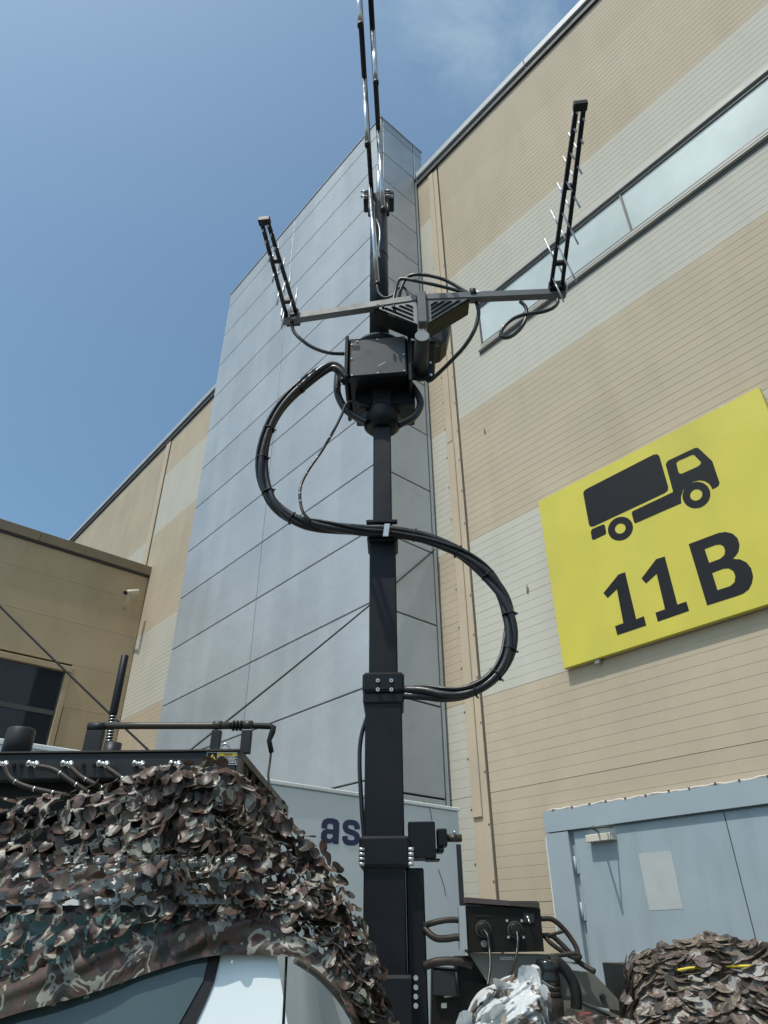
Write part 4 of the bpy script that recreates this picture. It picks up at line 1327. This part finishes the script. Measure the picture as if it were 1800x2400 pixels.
# round stub pointing at the viewer, its clamp plate
p0 = zx(462, 790, 0.60); p1 = zx(487, 985, 0.90); p1.z = p0.z - 0.02
g = G(); g.cyl(p0, p0 + U * 0.36, 0.0465, seg=24); stub = part('stub_tube', g, mat('worn dark tube', (0.05, 0.051, 0.05), 0.5, spec=0.3, var=0.25, scale=14), cross)
g = G(); g.cyl(p0 - U * 0.001, p0 - U * 0.005, 0.0455, seg=24); part('end_disc', g, mat('sunlit disc grey', (0.26, 0.265, 0.27), 0.5, metal=0.0), stub)  # paler than the tube: sun on the end face painted into its colour
pa, _, pz = local(p0)
g = G(); vbox(g, pa - 0.085, pa + 0.085, 0.90, 0.92, pz - 0.075, pz + 0.075, 0.004); part('clamp_plate', g, MASTG, cross)
for da in (-0.065, 0.065):
    for dz in (-0.055, 0.055):
        g = G(); g.cyl(V(pa + da, 0.90, pz + dz), V(pa + da, 0.885, pz + dz), 0.009, seg=8); part('bolt', g, BOLT, cross)

def ladder(label, foot, tip, n, l0, l1, mount_side, lean):
    """log-periodic antenna: twin booms with upright rods, shortest at the tip"""
    t = thing('ladder_antenna', label, 'antenna', foot, 'ladder antennas at the ends of the crossarm')
    d = (tip - foot); Ln = d.length; d.normalize()
    s = Z.cross(d).normalized()
    W0, W1 = 0.038, 0.019
    w = W0
    for k in (-1, 1):
        part('boom', bar(G(), foot + s * W0 * k - d * 0.06, tip + s * W1 * k, 0.022, 0.024, 0.002), MAST, t)
    g = G(); g.box(tip + d * 0.008, (0.022, W1 + 0.017, 0.018), (d, s, Z), 0.003); part('end_cap', g, MASTG, t)
    for f in (0.0, 0.17, 0.62):
        g = G(); g.box(foot + d * (Ln * f), (0.016 if f else 0.035, W0 + (W1 - W0) * f - 0.012, 0.010), (d, s, Z)); part('spacer', g, MAST, t)
    for i in range(n):
        f = 1 - (1 - 0.06) * (1 - (i + 0.2) / n) ** 1.55
        h = l0 + (l1 - l0) * f
        for k in (-1, 1):
            up = 1 if (i + (k > 0)) % 2 else -1
            c = foot + d * (Ln * f) + s * (W0 + (W1 - W0) * f) * k
            zz = (Z + A * lean).normalized() * up
            g = G(); g.cyl(c - zz * 0.008, c + zz * h, 0.0058, seg=8); part('rod', g, SILVERTAPE, t)
    g = G(); g.box(foot - d * 0.02 + Z * 0.0, (0.055, 0.05, 0.035), (d, s, Z), 0.005); part('mount', g, MAST, t)
    g = G(); g.box(foot + s * mount_side * 0.062 - d * 0.01, (0.05, 0.006, 0.035), (d, s, Z), 0.002); part('mount_plate', g, SILVERTAPE, t)
    return t
fr = V(1.668, 0.672, 5.335); tr_ = on_level(1253 * 1.085, 232 * 1.085, 5.335)
ladder('larger ladder antenna at the right end of the crossarm, over the hall wall', fr, tr_, 13, 0.27, 0.024, 1, -0.16)
fl = V(-0.15, 0.862, 5.335); tl_ = on_level(572 * 1.085, 480 * 1.085, 5.335)
ladder('smaller ladder antenna at the left end of the crossarm, against the sky', fl, tl_, 12, 0.22, 0.024, -1, 0.03)

g = G()
q = [on_veh(850 + a * .30139, 550 + b * .30139, 0.98) for a, b in ((520, 640), (690, 640), (680, 700), (668, 760), (655, 815), (610, 862), (530, 890))]
g.prism(q, U * 0.16); part('rear_bracket', g, MAST, cross)

# ---- cables around the crossarm
zw = survey(1150, 200, 300 / 1207, 0.7)
def cable(label, pts, r, m=CABLE, name='antenna_cable'):
    solo(name, G().tube(smooth_path(pts, 6), r, 10), m, label, 'cable', group='cables around the crossarm')
cable('cable hanging from the left crossarm end to the head', [zk(a, b, u) for a, b, u in ((310, 1310, 0.87), (330, 1395, 0.87), (420, 1482, 0.86), (520, 1540, 0.86), (640, 1576, 0.86), (765, 1582, 0.87))], 0.0125)
cable('front cable arching from the pole over the right arm', [zx(a, b, u) for a, b, u in ((235, 540, 0.80), (255, 440, 0.80), (278, 362, 0.79), (315, 343, 0.78), (400, 357, 0.76), (560, 390, 0.74), (700, 425, 0.73), (850, 470, 0.72))], 0.0125)
cable('upper cable arching highest from the pole over the right arm', [zx(a, b, u) for a, b, u in ((272, 540, 0.84), (300, 420, 0.83), (338, 342, 0.82), (400, 312, 0.80), (500, 316, 0.78), (620, 345, 0.76), (720, 395, 0.75), (845, 470, 0.73))], 0.0125)
cable('thin cable dipping from the long rod to behind the gusset', [zx(a, b, u) for a, b, u in ((112, 395, 0.88), (125, 452, 0.88), (172, 490, 0.87), (230, 472, 0.86), (270, 422, 0.85), (308, 404, 0.84), (342, 440, 0.84), (362, 530, 0.84))], 0.0085)
cable('long cable sweeping from the right arm down to the stub tube', [zx(a, b, u) for a, b, u in ((872, 500, 0.73), (895, 560, 0.73), (900, 630, 0.74), (868, 745, 0.76), (795, 865, 0.80), (690, 980, 0.85), (590, 1078, 0.90), (528, 1132, 0.92), (498, 1125, 0.93), (488, 1060, 0.93))], 0.0135)
cable('cable coiled in a loop under the right ladder antenna', [zx(a, b, u) for a, b, u in ((1225, 520, 0.70), (1268, 565, 0.70), (1272, 640, 0.70), (1238, 715, 0.69), (1170, 782, 0.68), (1105, 802, 0.67), (1074, 776, 0.67), (1100, 715, 0.66), (1170, 655, 0.65), (1260, 622, 0.65), (1390, 602, 0.65), (1475, 572, 0.65), (1515, 530, 0.66), (1516, 480, 0.67))], 0.0125)
g = G(); p = zx(855, 475, 0.72); g.tube([p - dr * 0.018, p + dr * 0.018], 0.052, 14); solo('tape_wrap', g, RUBBER, 'black tape wrapped round the right arm and its cables', 'tape')
P = [zx(840, 450, 0.70), zx(1000, 447, 0.69)]
solo('cable_sleeve', G().tube(P, 0.010, 8), SILVERTAPE, 'pale sleeve lying on top of the right arm', 'sleeve')

# ---- boom antenna clamped on the pole top
ba = thing('boom_antenna', 'big antenna of two dark booms with polished rods, clamped on the pole top', 'antenna', V(0.462, MU, 6.9))
def rod_on(lo, hi, nm):
    zb = 6.95
    pt = on_level(*hi, zb); u = local(pt)[1]
    pl = on_veh(*lo, u)
    g = G(); g.tube([pl, pl + (pt - pl) * 0.999], 0.0165, 14); r_ = part('rod', g, CHROME, ba)
    d = (pl - pt).normalized()
    g = G(); g.tube([pl + d * 0.02, pl - d * 0.012], 0.0190, 14); part('end_cap', g, RUBBER, r_)
    return pt
pL = [rod_on((884.8, 664), (866, 436), 0), rod_on((861, 338), (853.5, 186), 0), rod_on((844.8, 58), (838, -60), 0)]
pR = [rod_on((898, 490), (887, 308), 0), rod_on((881, 193), (874.6, 74), 0)]
lo_, hi_ = on_level(872, 470, 6.975), on_level(832, -170, 6.975)
part('boom', G().tube([lo_, hi_], 0.019, 14), MAST, ba)
lo_, hi_ = on_level(897, 478, 6.975), on_level(862, -120, 6.975)
part('boom', G().tube([lo_, hi_], 0.019, 14), MAST, ba)
g = G(); vbox(g, 0.40, 0.53, MU - 0.06, MU + 0.085, 6.80, 6.97, 0.008); part('clamp_block', g, MAST, ba)
for sg in (-1, 1):
    a = 0.462 + sg * 0.10
    g = G(); vbox(g, a - 0.028, a + 0.028, MU - 0.06, MU + 0.06, 6.86, 6.99, 0.006); part('clamp_jaw', g, MASTG, ba)
    for zz in (6.89, 6.96):
        g = G(); g.cyl(V(a - 0.05 * 1, MU - 0.075, zz), V(a + 0.02, MU - 0.075, zz), 0.011, seg=8); part('bolt', g, CHROME, ba)
    g = G(); g.cyl(V(0.462 + sg * 0.075, MU - 0.09, 6.60), V(0.462 + sg * 0.075, MU - 0.07, 6.86), 0.012, seg=8); part('stay', g, MAST, ba)
P = smooth_path([zk(a, b, 0.96) for a, b in ((1040, 420), (1065, 490), (1070, 580), (1058, 680), (1068, 750))], 6)
solo('pole_cable', G().tube(P, 0.007, 8), SILVERTAPE, 'pale thin cable running down the round pole beside the long rod', 'cable')

# ================================================================== EQUIPMENT IN THE BED
zb4 = survey(950, 1850, 500 / 1659, 0.95)
cb = thing('control_box', 'dark olive control box with two plugs on its front, right of the mast', 'control box', V(1.0, 0.98, 1.2))
q = [zb4(a, b, 0.93) for a, b in ((470, 900), (1022, 932), (1040, 905), (1052, 910), (1080, 1262), (492, 1272))]
q = [zb4(a, b, 0.93) for a, b in ((468, 905), (1048, 925), (1080, 1262), (492, 1272))]
g = G(); g.prism(q, U * 0.2); case = part('case', g, OLIVED, cb)
q = [zb4(a, b, 0.915) for a, b in ((466, 838), (815, 866), (818, 905), (468, 880))]
g = G(); g.prism(q, U * 0.24); part('lid', g, mat('purple brown paint', (0.075, 0.05, 0.05), 0.5), cb)
q = [zb4(a, b, 0.915) for a, b in ((819, 868), (1025, 868), (1042, 882), (1046, 922), (819, 905))]
g = G(); g.prism(q, U * 0.24); part('lid', g, RACKB, cb)
q = [zb4(a, b, 0.92) for a, b in ((415, 905), (466, 905), (484, 1245), (428, 1245))]
g = G(); g.prism(q, U * 0.1); part('mounting_rail', g, SILVERTAPE, cb)
for a, b in ((604, 1086), (852, 1090)):
    c = zb4(a, b, 0.929)
    g = G(); g.tube([c, c - U * 0.012, c - U * 0.03], [0.029, 0.029, 0.019], 20); pl = part('plug', g, RUBBER, cb)
    g = G(); g.tube([c - U * 0.004, c - U * 0.010], 0.031, 20); part('ring', g, OLIVE, pl)
for a, b in ((790, 1022), (904, 1022), (800, 1150), (918, 1150)):
    c = zb4(a, b, 0.929); g = G(); g.cyl(c, c - U * 0.006, 0.0055, seg=8); part('screw', g, BOLT, cb)
c = zb4(610, 1200, 0.929); g = G(); g.cyl(c, c - U * 0.012, 0.013, seg=14); part('earth_stud', g, OLIVE, cb)
q = [zb4(a, b, 0.929) for a, b in ((918, 960), (1000, 965), (1002, 1040), (920, 1036))]
g = G(); g.prism(q, -U * 0.004); sp = part('switch_plate', g, RACKM, cb)
c = zb4(952, 1000, 0.925); g = G(); g.ball(c, 0.009); g.cyl(c, zb4(966, 1036, 0.905), 0.005, seg=8); part('toggle', g, NICKEL, sp)
q = [zb4(a, b, 0.929) for a, b in ((545, 980), (655, 975), (656, 990), (546, 996))]
g = G(); g.prism(q, -U * 0.001); part('type_plate', g, RUBBER, cb)

def bcable(label, pts, r, m, name='bed_cable', grp='cables of the control box'):
    solo(name, G().tube(smooth_path(pts, 6), r, 10), m, label, 'cable', group=grp)
bcable('upper brown hose from the mast to the control box', [zb4(a, b, u) for a, b, u in ((150, 1060, 1.0), (210, 1040, 0.98), (300, 1020, 0.97), (390, 1015, 0.97), (478, 1028, 0.97))], 0.012, CABLEB)
bcable('lower brown hose sagging from the mast to the control box', [zb4(a, b, u) for a, b, u in ((150, 1080, 1.0), (195, 1130, 0.98), (250, 1160, 0.97), (330, 1160, 0.97), (400, 1150, 0.97), (480, 1165, 0.97))], 0.014, CABLEB)
bcable('thick brown hose low between mast and control box', [zb4(a, b, u) for a, b, u in ((150, 1375, 1.0), (230, 1345, 0.98), (330, 1335, 0.97), (440, 1345, 0.97), (520, 1370, 0.97))], 0.017, CABLEB)
bcable('wire hanging from the left plug of the control box', [zb4(a, b, u) for a, b, u in ((610, 1095, 0.90), (640, 1140, 0.88), (655, 1250, 0.86), (660, 1380, 0.82), (640, 1530, 0.78))], 0.0055, CABLE)
bcable('wire hanging from the right plug of the control box', [zb4(a, b, u) for a, b, u in ((868, 1105, 0.90), (875, 1180, 0.88), (865, 1280, 0.86), (840, 1380, 0.82), (800, 1470, 0.78))], 0.0055, CABLE)
bcable('outer hose curving from the right side of the control box', [zb4(a, b, u) for a, b, u in ((1050, 1008, 0.98), (1130, 1008, 0.98), (1190, 1045, 0.98), (1260, 1120, 0.98), (1320, 1210, 0.97), (1345, 1280, 0.96), (1350, 1310, 0.96))], 0.0105, CABLEB)
bcable('middle hose sloping down from the right side of the control box', [zb4(a, b, u) for a, b, u in ((1068, 1138, 0.98), (1140, 1140, 0.98), (1200, 1190, 0.98), (1280, 1270, 0.97), (1360, 1350, 0.95), (1475, 1420, 0.92))], 0.0105, CABLEB)
bcable('short branch between two hoses beside the control box', [zb4(a, b, u) for a, b, u in ((1100, 1140, 0.975), (1165, 1122, 0.975), (1225, 1105, 0.975))], 0.007, CABLEB)
bcable('lowest hose from the box corner, looped over the olive case', [zb4(a, b, u) for a, b, u in ((1085, 1145, 0.96), (1130, 1195, 0.95), (1220, 1260, 0.94), (1300, 1305, 0.93), (1360, 1305, 0.93), (1320, 1278, 0.93), (1200, 1290, 0.93), (1110, 1300, 0.93))], 0.009, CABLEB)

# olive generator housing below the control box
gen = thing('olive_generator', 'olive grey generator housing with sloped lids under the control box', 'generator', V(1.2, 1.1, 0.7))
q = [zb4(a, b, 0.96) for a, b in ((496, 1274), (1080, 1282), (1200, 1300), (1180, 1560), (700, 1560), (640, 1500))]
g = G(); g.prism(q, U * 0.12); part('hood', g, OLIVE, gen)
q = [zb4(a, b, 0.99) for a, b in ((1160, 1395), (1460, 1425), (1660, 1640), (1665, 1720), (1180, 1640))]
g = G(); g.prism(q, U * 0.3); part('rear_lid', g, OLIVE, gen)
q = [zb4(a, b, 0.95) for a, b in ((1180, 1640), (1400, 1655), (1665, 1760), (1700, 1900), (1100, 1900), (1110, 1700))]
g = G(); g.prism(q, U * 0.3); part('front_lid', g, OLIVE, gen)
g = G(); g.tube([zb4(1375, 1660, 0.945), zb4(1590, 1765, 0.945)], 0.005, 6); part('lid_gasket', g, RUBBER, gen)
q = [zb4(a, b, 0.948) for a, b in ((1330, 1735), (1440, 1730), (1445, 1748), (1335, 1755))]
g = G(); g.prism(q, -U * 0.001); part('red_mark', g, REDPAINT, gen)
q = [zb4(a, b, 1.0) for a, b in ((215, 1385), (400, 1400), (440, 1480), (640, 1510), (700, 1560), (720, 1950), (210, 1950))]
g = G(); g.prism(q, U * 0.25); part('engine_block', g, OLIVED, gen)
q = [zb4(a, b, 1.02) for a, b in ((400, 1300), (760, 1290), (760, 1600), (400, 1600))]
g = G(); g.prism(q, U * 0.2); part('filler_block', g, RUBBER, gen)  # dark filler block added behind the hood to blacken the pale gap
q = [zb4(a, b, 0.97) for a, b in ((215, 1405), (380, 1420), (400, 1610), (218, 1600))]
g = G(); g.prism(q, U * 0.02); part('engine_cover', g, RACKM, gen)
g = G(); g.tube([zb4(395, 1420, 0.965), zb4(412, 1610, 0.965)], 0.006, 8); part('edge_hose', g, RUBBER, gen)
q = [zb4(a, b, 0.998) for a, b in ((278, 1662), (320, 1660), (322, 1700), (280, 1702))]
g = G(); g.prism(q, -U * 0.004); part('pale_tag', g, CREAMBOX, gen)
q = [zb4(a, b, 0.998) for a, b in ((300, 1608), (365, 1600), (366, 1612), (302, 1620))]
g = G(); g.prism(q, -U * 0.004); part('metal_tag', g, NICKEL, gen)
rows = []
for r in range(2):
    x = 738
    while x < 865:
        w = RND.uniform(6, 20); rows.append([(x, 1302 + r * 14), (min(x + w, 868), 1303 + r * 14), (min(x + w, 868), 1311 + r * 14), (x, 1310 + r * 14)]); x += w + 6
part('faded_marking', filled(rows, lambda a, b: zb4(a, b, 0.959), -U * 0.0006), LAB_W, gen)
c = zb4(1530, 1615, 0.985); g = G(); g.cyl(c, c - U * 0.02, 0.012, seg=10); part('latch', g, RACKM, gen)
q = [zb4(a, b, 0.99) for a, b in ((1215, 1330), (1330, 1345), (1345, 1362), (1240, 1358))]
g = G(); g.prism(q, U * 0.02); part('bright_tab', g, NICKEL, gen)

can = thing('air_canister', 'glossy black capped canister with ribbed neck beside the white netting', 'canister', zb4(1110, 1730, 0.85))
x = lambda b, uu=0.85: zb4(1100 + (b - 1320) * 0.05, b, uu)
g = G(); g.tube([x(1322), x(1330), x(1355), x(1410), x(1440), x(1470), x(1520)], [0.030, 0.040, 0.045, 0.046, 0.044, 0.050, 0.050], 24); part('cap', g, BLACKP, can)
for b0_, b1_, r_ in ((1522, 1562, 0.050), (1566, 1612, 0.051), (1616, 1780, 0.056)):
    g = G(); g.tube([x(b0_), x(b0_ + 5), x(b1_ - 5), x(b1_)], [r_ - 0.004, r_, r_, r_ - 0.004], 24); part('ribbed_neck', g, CABLEB, can)
P = smooth_path([zb4(a, b, u) for a, b, u in ((1130, 1345, 0.87), (1180, 1345, 0.87), (1240, 1400, 0.87), (1300, 1490, 0.87), (1328, 1590, 0.87), (1330, 1700, 0.88))], 6)
part('outlet_hose', G().tube(P, 0.022, 14), RUBBER, can)
